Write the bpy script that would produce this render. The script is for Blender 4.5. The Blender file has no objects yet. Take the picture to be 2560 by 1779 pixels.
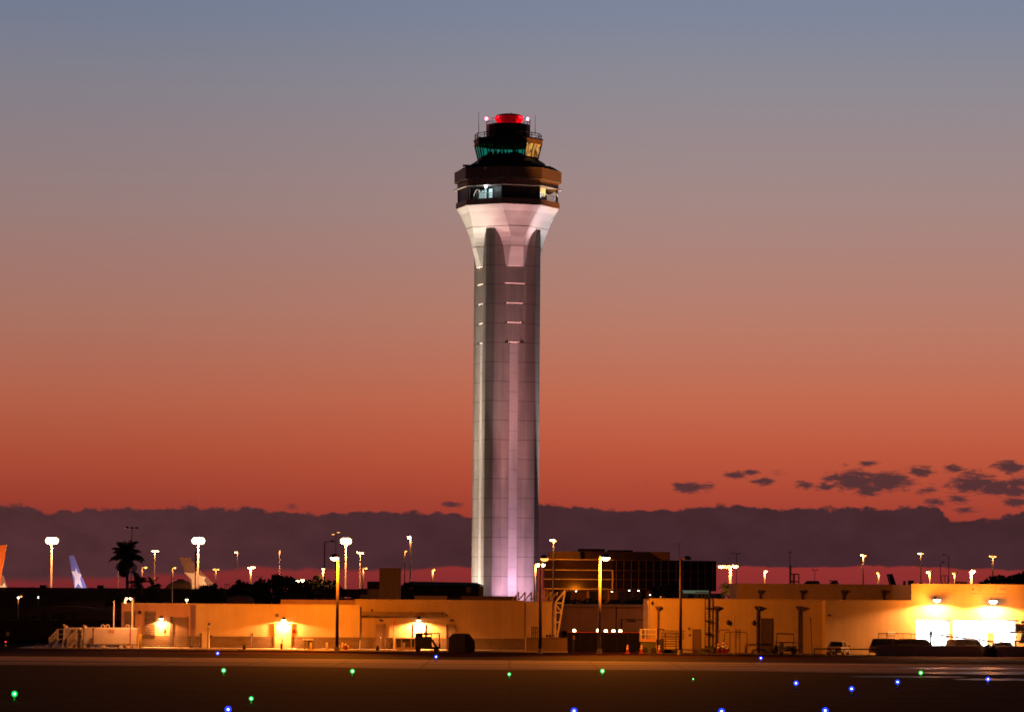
import bpy, bmesh, math, random
from mathutils import Vector, Matrix
R = math.radians
random.seed(7)
S = bpy.context.scene
COL = S.collection

# ------------------------------------------------------------------ camera
F = 8700.0                      # focal length in photo pixels (photo 2560 x 1779)
HC = 6.2                        # camera height in metres
HR = 1486.0                     # row of the true horizon at mid frame
PITCH = math.atan((HR - 889.5) / F)
ROLL = R(0.45)
RM = Matrix.Rotation(math.pi / 2 + PITCH, 3, 'X') @ Matrix.Rotation(ROLL, 3, 'Z')
cd = bpy.data.cameras.new('camera')
cam = bpy.data.objects.new('camera', cd); COL.objects.link(cam)
cam.location = (0, 0, HC)
cam.rotation_mode = 'QUATERNION'; cam.rotation_quaternion = RM.to_quaternion()
cd.sensor_fit = 'HORIZONTAL'; cd.sensor_width = 36; cd.lens = F / 2560 * 36
cd.clip_start = 1; cd.clip_end = 20000
S.camera = cam
S.view_settings.view_transform = 'Standard'
S.view_settings.look = 'None'
S.view_settings.exposure = 0; S.view_settings.gamma = 1
S.view_settings.use_curve_mapping = False
S.cycles.use_denoising = True
S.cycles.max_bounces = 6; S.cycles.diffuse_bounces = 3; S.cycles.glossy_bounces = 3
S.cycles.transparent_max_bounces = 12
S.cycles.sample_clamp_indirect = 4
S.cycles.filter_width = 1.7

def P(px, py, D):               # photo pixel on the vertical plane y = D  ->  (x, z)
    w = RM @ Vector(((px - 1280) / F, (889.5 - py) / F, -1))
    t = D / w.y
    return w.x * t, HC + w.z * t
def X(px, D, py=1500): return P(px, py, D)[0]
def Z(px, py, D): return P(px, py, D)[1]
def G(px, py):                  # photo pixel on the ground
    w = RM @ Vector(((px - 1280) / F, (889.5 - py) / F, -1))
    t = -HC / w.z
    return w.x * t, w.y * t
def lin(c):
    c = c / 255.0
    return c / 12.92 if c <= .04045 else ((c + .055) / 1.055) ** 2.4
def rgb(r, g, b): return (lin(r), lin(g), lin(b), 1)

# ------------------------------------------------------------------ sky (after sunset: no sun disc left, all light from the sky and the lamps)
W = bpy.data.worlds.new('World'); S.world = W; W.use_nodes = True
nt = W.node_tree; nt.nodes.clear()
def N(t, **k):
    n = nt.nodes.new(t)
    for a, v in k.items(): setattr(n, a, v)
    return n
def L(a, b): nt.links.new(a, b)
def M(op, a, b=None, c=None, clamp=False):
    n = N('ShaderNodeMath', operation=op, use_clamp=clamp)
    for i, v in enumerate((a, b, c)):
        if v is None: continue
        if isinstance(v, (int, float)): n.inputs[i].default_value = v
        else: L(v, n.inputs[i])
    return n.outputs[0]
def smooth(v, lo, hi):
    n = N('ShaderNodeMapRange', interpolation_type='SMOOTHSTEP')
    L(v, n.inputs[0])
    for i, q in ((1, lo), (2, hi)):
        if isinstance(q, (int, float)): n.inputs[i].default_value = q
        else: L(q, n.inputs[i])
    n.inputs[3].default_value = 0; n.inputs[4].default_value = 1
    return n.outputs[0]
def ramp(v, stops):
    n = N('ShaderNodeValToRGB'); L(v, n.inputs[0])
    e = n.color_ramp.elements
    while len(e) < len(stops): e.new(0.5)
    for i, (p, c) in enumerate(stops): e[i].position = p
    for i, (p, c) in enumerate(stops):
        e[i].position = p; e[i].color = c if not isinstance(c, (int, float)) else (c, c, c, 1)
    return n.outputs[0]
def mix(f, a, b):
    n = N('ShaderNodeMix', data_type='RGBA')
    L(f, n.inputs[0])
    for i, v in ((6, a), (7, b)):
        if isinstance(v, tuple): n.inputs[i].default_value = v
        else: L(v, n.inputs[i])
    return n.outputs[2]
tc = N('ShaderNodeTexCoord')
sx = N('ShaderNodeSeparateXYZ'); L(tc.outputs['Generated'], sx.inputs[0])
elev = M('MULTIPLY', M('ARCSINE', sx.outputs[2]), 57.29578)
az = M('MULTIPLY', M('ARCTAN2', sx.outputs[0], sx.outputs[1]), 57.29578)
en = M('DIVIDE', elev, 90.0)
def er(row): return math.degrees(math.atan((HR - row) / F)) / 90
front = ramp(en, [(er(1480), rgb(128, 42, 46)), (er(1440), rgb(140, 46, 46)), (er(1330), rgb(152, 54, 46)), (er(1250), rgb(168, 67, 51)), (er(1140), rgb(186, 83, 58)),
                  (er(1000), rgb(192, 103, 77)), (er(800), rgb(182, 122, 103)), (er(500), rgb(162, 134, 130)), (er(200), rgb(140, 136, 145)),
                  (er(0), rgb(122, 132, 154)), (.16, rgb(82, 88, 112)), (.3, rgb(34, 36, 50)), (1, rgb(14, 15, 24))])
warm = smooth(az, -9.0, 4.0)                       # the right half of the glow is a little stronger
fr2 = N('ShaderNodeMix', data_type='RGBA', blend_type='MULTIPLY'); fr2.inputs[0].default_value = 1
L(front, fr2.inputs[6]); L(mix(warm, (.84, .85, .88, 1), (1.02, 1.02, 1.02, 1)), fr2.inputs[7])
front = fr2.outputs[2]
# clouds on the horizon
cv = N('ShaderNodeCombineXYZ'); L(az, cv.inputs[0]); L(M('MULTIPLY', elev, 1.6), cv.inputs[1])
def noise(scale, detail=5, rough=.55, dist=0.0, vec=None, typ=None):
    n = N('ShaderNodeTexNoise'); L(vec or cv.outputs[0], n.inputs['Vector'])
    n.inputs['Scale'].default_value = scale; n.inputs['Detail'].default_value = detail
    n.inputs['Roughness'].default_value = rough; n.inputs['Distortion'].default_value = dist
    return n.outputs[0]
vo = N('ShaderNodeTexVoronoi', feature='SMOOTH_F1'); vo.inputs['Scale'].default_value = 3.6; vo.inputs['Smoothness'].default_value = .25
L(cv.outputs[0], vo.inputs['Vector'])
puff = M('ADD', M('MULTIPLY', M('SUBTRACT', .4, vo.outputs['Distance']), .11), M('MULTIPLY', M('SUBTRACT', noise(7.0, 7, .62), .5), .17))
azn = M('DIVIDE', M('ADD', az, 8.6), 17.2)
def azp(px): return (math.degrees(math.atan((px - 1280) / F)) + 8.6) / 17.2
def elp(px, py): return math.degrees(math.atan((HR - py + (px - 1280) * .00785) / F))
tops = [(-60, 1262), (60, 1262), (130, 1281), (270, 1270), (560, 1266), (800, 1284), (900, 1273), (1170, 1287), (1345, 1259), (1500, 1270),
        (1620, 1272), (1830, 1262), (1930, 1271), (2040, 1264), (2160, 1272), (2300, 1266), (2345, 1270), (2380, 1298), (2460, 1302), (2560, 1278)]
top = M('ADD', M('MULTIPLY', ramp(azn, [(azp(x), (elp(x, y) - .8) / .6) for x, y in tops]), .6), .8)
bots = [(0, 1452), (350, 1442), (640, 1420), (900, 1427), (1100, 1419), (1400, 1416), (1830, 1414), (1990, 1420), (2200, 1414), (2560, 1427)]
bot = M('ADD', M('MULTIPLY', ramp(azn, [(azp(x), (elp(x, y) + .2) / .8) for x, y in bots]), .8), -.2)
up = smooth(M('SUBTRACT', M('ADD', top, puff), elev), -.022, .034)
bsoft = M('ADD', .07, M('MULTIPLY', smooth(az, -7.0, 1.0), -.05))
dn = M('SUBTRACT', elev, M('ADD', bot, M('MULTIPLY', M('SUBTRACT', noise(2.5, 3), .5), .16)))
dnm = N('ShaderNodeMapRange', interpolation_type='SMOOTHSTEP'); L(dn, dnm.inputs[0])
L(M('MULTIPLY', bsoft, -1), dnm.inputs[1]); L(bsoft, dnm.inputs[2])
band = M('MULTIPLY', up, dnm.outputs[0])
# loose small clouds above the band
blobs = [(2149, 1204, 30, 1), (2095, 1196, 16, .8), (2217, 1206, 28, 1), (2173, 1226, 18, 1), (1725, 1219, 16, 1), (1765, 1217, 13, .6), (1842, 1188, 13, .9), (1880, 1182, 9, .8),
         (1948, 1186, 9, .45), (1912, 1203, 12, .9), (2014, 1213, 12, .8), (2064, 1219, 13, .75), (2169, 1162, 11, .7), (2115, 1164, 6, .5),
         (2305, 1181, 15, .95), (2385, 1174, 12, .8), (2425, 1182, 12, .55), (2436, 1212, 27, 1), (2490, 1222, 22, 1), (2540, 1232, 16, 1), (2525, 1171, 17, 1),
         (2552, 1211, 18, .9), (2341, 1257, 12, .9), (2397, 1251, 12, .7), (2421, 1276, 13, .6), (2541, 1257, 14, .9), (2325, 1226, 14, .5),
         (1135, 1262, 11, .7), (735, 1266, 11, .45), (480, 1256, 8, .3), (1600, 1210, 9, .25), (2480, 1245, 10, .3)]
pv = N('ShaderNodeCombineXYZ'); L(M('DIVIDE', az, 2.6), pv.inputs[0]); L(elev, pv.inputs[1])
field = None
for bx, by, br, bw in blobs:
    d = N('ShaderNodeVectorMath', operation='DISTANCE'); L(pv.outputs[0], d.inputs[0])
    d.inputs[1].default_value = (math.degrees(math.atan((bx - 1280) / F)) / 2.6, elp(bx, by), 0)
    rr = math.degrees(br * 1.25 / F)
    v = M('MULTIPLY_ADD', d.outputs['Value'], -bw / rr, bw)
    field = v if field is None else M('MAXIMUM', field, v)
n2v = N('ShaderNodeCombineXYZ'); L(az, n2v.inputs[0]); L(M('MULTIPLY', elev, 3.6), n2v.inputs[1])
nz = noise(4.2, 7, .64, .8, n2v.outputs[0])
loose = M('MULTIPLY', smooth(M('ADD', field, M('MULTIPLY', M('SUBTRACT', nz, .5), 1.7)), .08, .62), smooth(field, -.25, .2))
cn = noise(1.3, 7, .6)
ccol = mix(smooth(az, -8.0, 3.0), rgb(80, 46, 50), rgb(68, 40, 46))
ccol2 = N('ShaderNodeMix', data_type='RGBA', blend_type='MULTIPLY'); ccol2.inputs[0].default_value = 1
L(ccol, ccol2.inputs[6]); L(ramp(cn, [(.28, .8), (.5, .97), (.72, 1.12)]), ccol2.inputs[7])
sky = mix(M('MULTIPLY', loose, .95), front, rgb(76, 46, 51))
sky = mix(band, sky, ccol2.outputs[2])
back = ramp(en, [(0, rgb(28, 24, 30)), (.1, rgb(26, 23, 30)), (.4, rgb(18, 19, 28)), (1, rgb(14, 15, 24))])
sky = mix(smooth(sx.outputs[1], -.1, .9), back, sky)
stx = N('ShaderNodeTexSky', sky_type='NISHITA'); stx.sun_disc = False
stx.sun_elevation = R(-3.0); stx.sun_rotation = R(0); stx.altitude = 0
bg1 = N('ShaderNodeBackground'); L(sky, bg1.inputs[0]); bg1.inputs[1].default_value = 1.0
bg2 = N('ShaderNodeBackground'); L(stx.outputs[0], bg2.inputs[0]); bg2.inputs[1].default_value = .01
ad = N('ShaderNodeAddShader'); L(bg1.outputs[0], ad.inputs[0]); L(bg2.outputs[0], ad.inputs[1])
wo = N('ShaderNodeOutputWorld'); L(ad.outputs[0], wo.inputs[0])

# ------------------------------------------------------------------ materials
def mat(name, col, rough=.7, metal=0, var=.18, vscale=.6, bump=.0, bscale=8, spec=.5, emit=None, estr=0, stretch=None):
    m = bpy.data.materials.new(name); m.use_nodes = True
    t = m.node_tree; b = t.nodes['Principled BSDF']
    b.inputs['Roughness'].default_value = rough; b.inputs['Metallic'].default_value = metal
    b.inputs['Specular IOR Level'].default_value = spec
    c = (*col[:3], 1)
    b.inputs['Base Color'].default_value = c
    tcn = t.nodes.new('ShaderNodeTexCoord'); src = tcn.outputs['Object']
    if stretch:
        mp = t.nodes.new('ShaderNodeMapping'); mp.inputs['Scale'].default_value = stretch
        t.links.new(src, mp.inputs[0]); src = mp.outputs[0]
    if var:
        n = t.nodes.new('ShaderNodeTexNoise'); n.inputs['Scale'].default_value = vscale; n.inputs['Detail'].default_value = 6
        n.inputs['Roughness'].default_value = .65
        t.links.new(src, n.inputs['Vector'])
        r = t.nodes.new('ShaderNodeValToRGB')
        r.color_ramp.elements[0].position = .3; r.color_ramp.elements[1].position = .72
        r.color_ramp.elements[0].color = (*[v * (1 - var) for v in c[:3]], 1)
        r.color_ramp.elements[1].color = (*[min(1, v * (1 + var)) for v in c[:3]], 1)
        t.links.new(n.outputs[0], r.inputs[0]); t.links.new(r.outputs[0], b.inputs['Base Color'])
    if bump:
        n2 = t.nodes.new('ShaderNodeTexNoise'); n2.inputs['Scale'].default_value = bscale; n2.inputs['Detail'].default_value = 4
        t.links.new(src, n2.inputs['Vector'])
        bp = t.nodes.new('ShaderNodeBump'); bp.inputs['Strength'].default_value = bump
        t.links.new(n2.outputs[0], bp.inputs['Height']); t.links.new(bp.outputs[0], b.inputs['Normal'])
    if emit:
        b.inputs['Emission Color'].default_value = (*emit, 1); b.inputs['Emission Strength'].default_value = estr
    return m
def mat_stucco(name, col, streak=.16):          # painted wall with faint rain streaks and blotches
    m = mat(name, col, .85, var=.1, vscale=.35, bump=.15, bscale=14, spec=.2)
    t = m.node_tree; b = t.nodes['Principled BSDF']
    old = b.inputs['Base Color'].links[0].from_socket
    tcn = t.nodes.new('ShaderNodeTexCoord'); mp = t.nodes.new('ShaderNodeMapping'); mp.inputs['Scale'].default_value = (2.2, 2.2, .12)
    n = t.nodes.new('ShaderNodeTexNoise'); n.inputs['Scale'].default_value = 1.0; n.inputs['Detail'].default_value = 5
    r = t.nodes.new('ShaderNodeValToRGB'); r.color_ramp.elements[0].position = .34; r.color_ramp.elements[1].position = .6
    r.color_ramp.elements[0].color = (1 - streak,) * 3 + (1,); r.color_ramp.elements[1].color = (1, 1, 1, 1)
    x = t.nodes.new('ShaderNodeMix'); x.data_type = 'RGBA'; x.blend_type = 'MULTIPLY'; x.inputs[0].default_value = 1
    t.links.new(tcn.outputs['Object'], mp.inputs[0]); t.links.new(mp.outputs[0], n.inputs['Vector']); t.links.new(n.outputs[0], r.inputs[0])
    t.links.new(old, x.inputs[6]); t.links.new(r.outputs[0], x.inputs[7]); t.links.new(x.outputs[2], b.inputs['Base Color'])
    return m
def mat_brick(name, c1, c2, mort, w=.55, h=.22):
    m = mat(name, c1, .9, var=0, spec=.2); t = m.node_tree; b = t.nodes['Principled BSDF']
    tcn = t.nodes.new('ShaderNodeTexCoord'); mp = t.nodes.new('ShaderNodeMapping'); mp.inputs['Rotation'].default_value = (R(-90), 0, 0)
    k = t.nodes.new('ShaderNodeTexBrick'); k.inputs['Color1'].default_value = (*c1, 1); k.inputs['Color2'].default_value = (*c2, 1); k.inputs['Mortar'].default_value = (*mort, 1)
    k.inputs['Scale'].default_value = 1; k.inputs['Brick Width'].default_value = w; k.inputs['Row Height'].default_value = h; k.inputs['Mortar Size'].default_value = .02
    t.links.new(tcn.outputs['Object'], mp.inputs[0]); t.links.new(mp.outputs[0], k.inputs['Vector']); t.links.new(k.outputs[0], b.inputs['Base Color'])
    n = t.nodes.new('ShaderNodeTexNoise'); n.inputs['Scale'].default_value = 9; bp = t.nodes.new('ShaderNodeBump'); bp.inputs['Strength'].default_value = .5; bp.inputs['Distance'].default_value = .05
    t.links.new(tcn.outputs['Object'], n.inputs['Vector']); t.links.new(n.outputs[0], bp.inputs['Height']); t.links.new(bp.outputs[0], b.inputs['Normal'])
    return m
def mat_emit(name, col, s):
    return mat(name, col, .4, var=0, emit=col, estr=s)
def mat_tower(name, col):                       # precast panels: dark joints every 3.9 m and a few vertical ones
    m = mat(name, col, .75, var=.12, vscale=.25, bump=.08, bscale=6, spec=.25)
    t = m.node_tree; b = t.nodes['Principled BSDF']; old = b.inputs['Base Color'].links[0].from_socket
    tcn = t.nodes.new('ShaderNodeTexCoord'); s = t.nodes.new('ShaderNodeSeparateXYZ'); t.links.new(tcn.outputs['Object'], s.inputs[0])
    def mm(op, a, bb, cc=None):
        n = t.nodes.new('ShaderNodeMath'); n.operation = op
        for i, v in enumerate((a, bb, cc)):
            if v is None: continue
            if isinstance(v, (int, float)): n.inputs[i].default_value = v
            else: t.links.new(v, n.inputs[i])
        return n.outputs[0]
    fr = mm('FRACT', mm('DIVIDE', mm('ADD', s.outputs[2], JOINT0), JOINT), 0)
    ln = mm('LESS_THAN', fr, .028)
    mp = t.nodes.new('ShaderNodeMapping'); mp.inputs['Scale'].default_value = (1.6, 1.6, .05)
    n = t.nodes.new('ShaderNodeTexNoise'); n.inputs['Scale'].default_value = 1; n.inputs['Detail'].default_value = 6
    t.links.new(tcn.outputs['Object'], mp.inputs[0]); t.links.new(mp.outputs[0], n.inputs['Vector'])
    st = t.nodes.new('ShaderNodeMapRange'); t.links.new(n.outputs[0], st.inputs[0]); st.inputs[1].default_value = .3; st.inputs[2].default_value = .7; st.inputs[3].default_value = .82; st.inputs[4].default_value = 1.05
    k = mm('MULTIPLY', st.outputs[0], mm('SUBTRACT', 1.0, mm('MULTIPLY', ln, .6)))
    x = t.nodes.new('ShaderNodeMix'); x.data_type = 'RGBA'; x.blend_type = 'MULTIPLY'; x.inputs[0].default_value = 1
    t.links.new(old, x.inputs[6]); t.links.new(k, x.inputs[7]); t.links.new(x.outputs[2], b.inputs['Base Color'])
    return m
def mat_glass_tint(name, tint, gloss=.06):
    m = bpy.data.materials.new(name); m.use_nodes = True; t = m.node_tree; t.nodes.clear()
    tr = t.nodes.new('ShaderNodeBsdfTransparent'); tr.inputs[0].default_value = (*tint, 1)
    n = t.nodes.new('ShaderNodeTexNoise'); n.inputs['Scale'].default_value = .8
    gl = t.nodes.new('ShaderNodeBsdfGlossy'); gl.inputs['Roughness'].default_value = .05
    mx = t.nodes.new('ShaderNodeMixShader'); mr = t.nodes.new('ShaderNodeMapRange'); mr.inputs[3].default_value = gloss * .7; mr.inputs[4].default_value = gloss * 1.3
    o = t.nodes.new('ShaderNodeOutputMaterial')
    t.links.new(n.outputs[0], mr.inputs[0]); t.links.new(mr.outputs[0], mx.inputs[0])
    t.links.new(tr.outputs[0], mx.inputs[1]); t.links.new(gl.outputs[0], mx.inputs[2]); t.links.new(mx.outputs[0], o.inputs[0])
    return m
TD = 704.0                                      # distance of the tower
TX = X(1264.5, TD, 1100)
def tz(row): return Z(1266, row, TD)
JOINT = (tz(861) - tz(1150)) / 6.0
JOINT0 = JOINT * 40 - tz(861) + .05
SOD = (1.0, .225, .006); SODW = (1.0, .31, .09)                           # high pressure sodium
M_ = dict(
    asphalt=mat('asphalt', (.028, .0115, .0175), .95, var=.45, vscale=.07, bump=.35, bscale=.9, spec=.006, stretch=(.25, 2.2, 1)),
    concrete_strip=mat('pale concrete', (.46, .34, .26), .9, var=.22, vscale=.12, bump=.15, bscale=1.5, stretch=(.2, 2, 1), spec=.05),
    pavement=mat('pavement', (.36, .32, .28), .8, var=.2, vscale=.5, bump=.2),
    yard=mat('yard asphalt', (.05, .045, .04), .75, var=.3, vscale=.2, bump=.2, spec=.2),
    soil=mat('soil', (.05, .04, .025), .95, var=.4, vscale=1.2, bump=.6, spec=.1),
    stucco=mat_stucco('cream stucco', (.52, .41, .25), .07),
    stucco_pink=mat_stucco('salmon stucco', (.48, .29, .20), .08),
    stucco_dull=mat_stucco('dull tan stucco', (.42, .31, .19), .10),
    stucco_grey=mat_stucco('greyish stucco', (.42, .33, .28), .12),
    stone=mat_brick('split stone', (.20, .145, .10), (.15, .105, .07), (.09, .07, .05)),
    block=mat_brick('concrete block', (.22, .16, .12), (.19, .14, .10), (.13, .10, .08), .4, .2),
    dark_metal=mat('dark metal', (.035, .03, .028), .5, .6, var=.2),
    grey_metal=mat('galvanised metal', (.35, .34, .32), .45, .7, var=.2, vscale=2),
    pole=mat('pole paint', (.42, .39, .34), .55, var=.15, vscale=1.5),
    wood_pole=mat('brown pole', (.10, .07, .05), .8, var=.3, vscale=2, bump=.3),
    white=mat('white paint', (.75, .72, .66), .5, var=.08, vscale=.8),
    tankpaint=mat('tank paint', (.62, .56, .47), .55, var=.18, vscale=.7, bump=.05, bscale=3),
    yellow=mat('yellow paint', (.70, .48, .03), .55, var=.15, vscale=2),
    red=mat('red paint', (.26, .025, .018), .5, var=.15, vscale=2),
    orange=mat('orange plastic', (.75, .16, .02), .5, var=.12, vscale=3),
    green=mat('olive paint', (.09, .10, .04), .6, var=.25, vscale=1.5),
    blue=mat('blue sign', (.03, .06, .35), .5, var=.1),
    door=mat('brown door', (.17, .11, .08), .6, var=.15, vscale=1),
    door_dark=mat('dark door', (.08, .06, .05), .6, var=.2, vscale=1),
    door_light=mat('cream door', (.60, .48, .30), .55, var=.08),
    louver=mat('louvre metal', (.20, .14, .10), .5, .3, var=.15),
    rubber=mat('rubber', (.02, .02, .02), .85, var=.2),
    tarp=mat('dark tarp', (.035, .035, .028), .75, var=.35, vscale=1.5, bump=.4, bscale=3),
    mesh=mat('windscreen mesh', (.016, .016, .018), .9, var=.3, vscale=2, spec=.1),
    office_glass=mat('dark office glass', (.030, .018, .016), .22, var=.4, vscale=.08, spec=.2),
    ledge=mat('pale ledge', (.5, .42, .32), .7, var=.1),
    roofdark=mat('dark roofing', (.03, .026, .025), .85, var=.3, vscale=.4, spec=.15),
    walldark=mat('dark brown wall', (.21, .14, .10), .85, var=.25, vscale=.15, spec=.15),
    chimney=mat_stucco('tan concrete', (.34, .25, .15)),
    leaf=mat('foliage', (.04, .05, .022), .8, var=.5, vscale=.8, spec=.15),
    leaf_lit=mat('lit palm green', (.12, .13, .04), .7, var=.4, vscale=.8),  # brighter copy of the foliage colour for the lamp-lit palm
    bark=mat('bark', (.09, .07, .05), .9, var=.3, vscale=2, bump=.5),
    fin_blue=mat('tail blue', (.14, .17, .42), .4, var=.06, vscale=.2),
    fin_brown=mat('tail dark blue', (.19, .13, .14), .4, var=.06, vscale=.2),
    fin_white=mat('tail white', (.78, .76, .74), .4, var=.05, vscale=.2),
    fin_orange=mat('tail orange', (.55, .17, .04), .4, var=.12, vscale=.3),
    shaft=mat_tower('tower precast', (.52, .41, .37)),
    funnel=mat('tower precast smooth', (.55, .47, .44), .7, var=.1, vscale=.3, bump=.05),
    clad=mat('bronze cladding', (.42, .24, .17), .5, .1, var=.22, vscale=.5, stretch=(2, 2, .4)),
    clad_dark=mat('black cladding', (.034, .025, .024), .5, .2, var=.2, vscale=.5),
    lip=mat('pale trim', (.45, .38, .34), .5, var=.1),
    red_dome=mat('red-lit radome', (.5, .01, .02), .25, var=.05, vscale=.5, emit=(1, .0, .015), estr=.17),  # red lamp light on the radome put in as colour and glow
    teal=mat_glass_tint('tinted cab glass', (.40, .93, .86)),
    amber=None, lit_white=mat_emit('lit interior', (.85, .95, 1), 1.3), lit_amber=mat_emit('lit amber window', (1, .62, .22), .75),
    lit_cool=mat_emit('lit cool interior', (.55, .75, .72), .35),
    bay=mat_emit('lit garage interior', (.93, .97, 1.0), 4.5),
    sod_e=mat_emit('sodium lamp', (1, .62, .25), 22), sod_dim=mat_emit('sodium lamp dim', (1, .45, .12), 2.0),
    white_e=mat_emit('white lamp', (1, .93, .85), 14), cool_e=mat_emit('cool lamp', (.7, .85, 1), 10),
    red_e=mat_emit('red obstruction lamp', (1, .16, .25), 9), red_small=mat_emit('red marker', (1, .03, .06), 3),
    car_silver=mat('silver car paint', (.42, .40, .38), .28, .4, var=.03), car_dark=mat('dark car paint', (.03, .028, .03), .25, .2, var=.05),
    car_brown=mat('brownish car paint', (.16, .10, .07), .3, .2, var=.05), car_white=mat('white car paint', (.6, .57, .53), .3, var=.03),
    car_glass=mat('car glass', (.015, .016, .018), .08, var=0.01), tail=mat('tail lamp', (.4, .02, .02), .25, var=0.02),
    banner=mat('banner cloth', (.66, .40, .36), .8, var=.06, vscale=1), bannerink=mat('banner red ink', (.50, .16, .08), .8, var=.05), bannerink2=mat('banner dark ink', (.35, .05, .03), .8, var=.05),
)
def mat_amber():  # sodium light mirrored in the pane, painted in as mottled emission
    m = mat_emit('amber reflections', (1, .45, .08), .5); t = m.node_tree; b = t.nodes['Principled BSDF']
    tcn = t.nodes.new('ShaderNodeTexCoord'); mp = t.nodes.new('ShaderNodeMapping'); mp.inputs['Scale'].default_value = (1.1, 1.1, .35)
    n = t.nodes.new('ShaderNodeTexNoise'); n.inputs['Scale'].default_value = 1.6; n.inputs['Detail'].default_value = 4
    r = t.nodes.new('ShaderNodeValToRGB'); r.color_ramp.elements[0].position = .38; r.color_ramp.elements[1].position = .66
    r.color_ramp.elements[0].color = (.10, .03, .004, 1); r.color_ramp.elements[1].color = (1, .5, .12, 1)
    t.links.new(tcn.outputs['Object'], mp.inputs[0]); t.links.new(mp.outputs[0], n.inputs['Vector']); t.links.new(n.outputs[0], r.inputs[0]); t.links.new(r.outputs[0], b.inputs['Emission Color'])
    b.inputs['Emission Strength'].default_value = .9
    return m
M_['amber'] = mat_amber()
def slabs(m, w, h, dark):                       # sealed joints, worn tyre paths and patches
    t = m.node_tree; b = t.nodes['Principled BSDF']; old = b.inputs['Base Color'].links[0].from_socket
    tcn = t.nodes.new('ShaderNodeTexCoord'); k = t.nodes.new('ShaderNodeTexBrick'); k.offset = 0
    k.inputs['Color1'].default_value = (1, 1, 1, 1); k.inputs['Color2'].default_value = (.8, .8, .8, 1); k.inputs['Mortar'].default_value = (dark, dark, dark, 1)
    k.inputs['Scale'].default_value = 1; k.inputs['Brick Width'].default_value = w; k.inputs['Row Height'].default_value = h; k.inputs['Mortar Size'].default_value = .16
    mp = t.nodes.new('ShaderNodeMapping'); mp.inputs['Scale'].default_value = (.012, .22, 1); n = t.nodes.new('ShaderNodeTexNoise'); n.inputs['Scale'].default_value = 1; n.inputs['Detail'].default_value = 5
    rr = t.nodes.new('ShaderNodeMapRange'); rr.inputs[1].default_value = .35; rr.inputs[2].default_value = .68; rr.inputs[3].default_value = .4; rr.inputs[4].default_value = 1.4
    x1 = t.nodes.new('ShaderNodeMix'); x2 = t.nodes.new('ShaderNodeMix')
    for x in (x1, x2): x.data_type = 'RGBA'; x.blend_type = 'MULTIPLY'; x.inputs[0].default_value = 1
    t.links.new(tcn.outputs['Object'], k.inputs['Vector']); t.links.new(tcn.outputs['Object'], mp.inputs[0]); t.links.new(mp.outputs[0], n.inputs['Vector']); t.links.new(n.outputs[0], rr.inputs[0])
    t.links.new(old, x1.inputs[6]); t.links.new(k.outputs[0], x1.inputs[7]); t.links.new(x1.outputs[2], x2.inputs[6]); t.links.new(rr.outputs[0], x2.inputs[7]); t.links.new(x2.outputs[2], b.inputs['Base Color'])
slabs(M_['asphalt'], 15, 7.5, .5); slabs(M_['concrete_strip'], 7.5, 6, .6)

def mat_glow(name, c, k):
    m = bpy.data.materials.new(name); m.use_nodes = True; t = m.node_tree; t.nodes.clear()
    tr = t.nodes.new('ShaderNodeBsdfTransparent'); em = t.nodes.new('ShaderNodeEmission'); em.inputs[0].default_value = (*c, 1)
    n = t.nodes.new('ShaderNodeTexNoise'); mr = t.nodes.new('ShaderNodeMapRange'); mr.inputs[3].default_value = k * .9; mr.inputs[4].default_value = k * 1.1
    ad = t.nodes.new('ShaderNodeAddShader'); o = t.nodes.new('ShaderNodeOutputMaterial')
    t.links.new(n.outputs[0], mr.inputs[0]); t.links.new(mr.outputs[0], em.inputs[1])
    t.links.new(tr.outputs[0], ad.inputs[0]); t.links.new(em.outputs[0], ad.inputs[1]); t.links.new(ad.outputs[0], o.inputs[0]); return m
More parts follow.
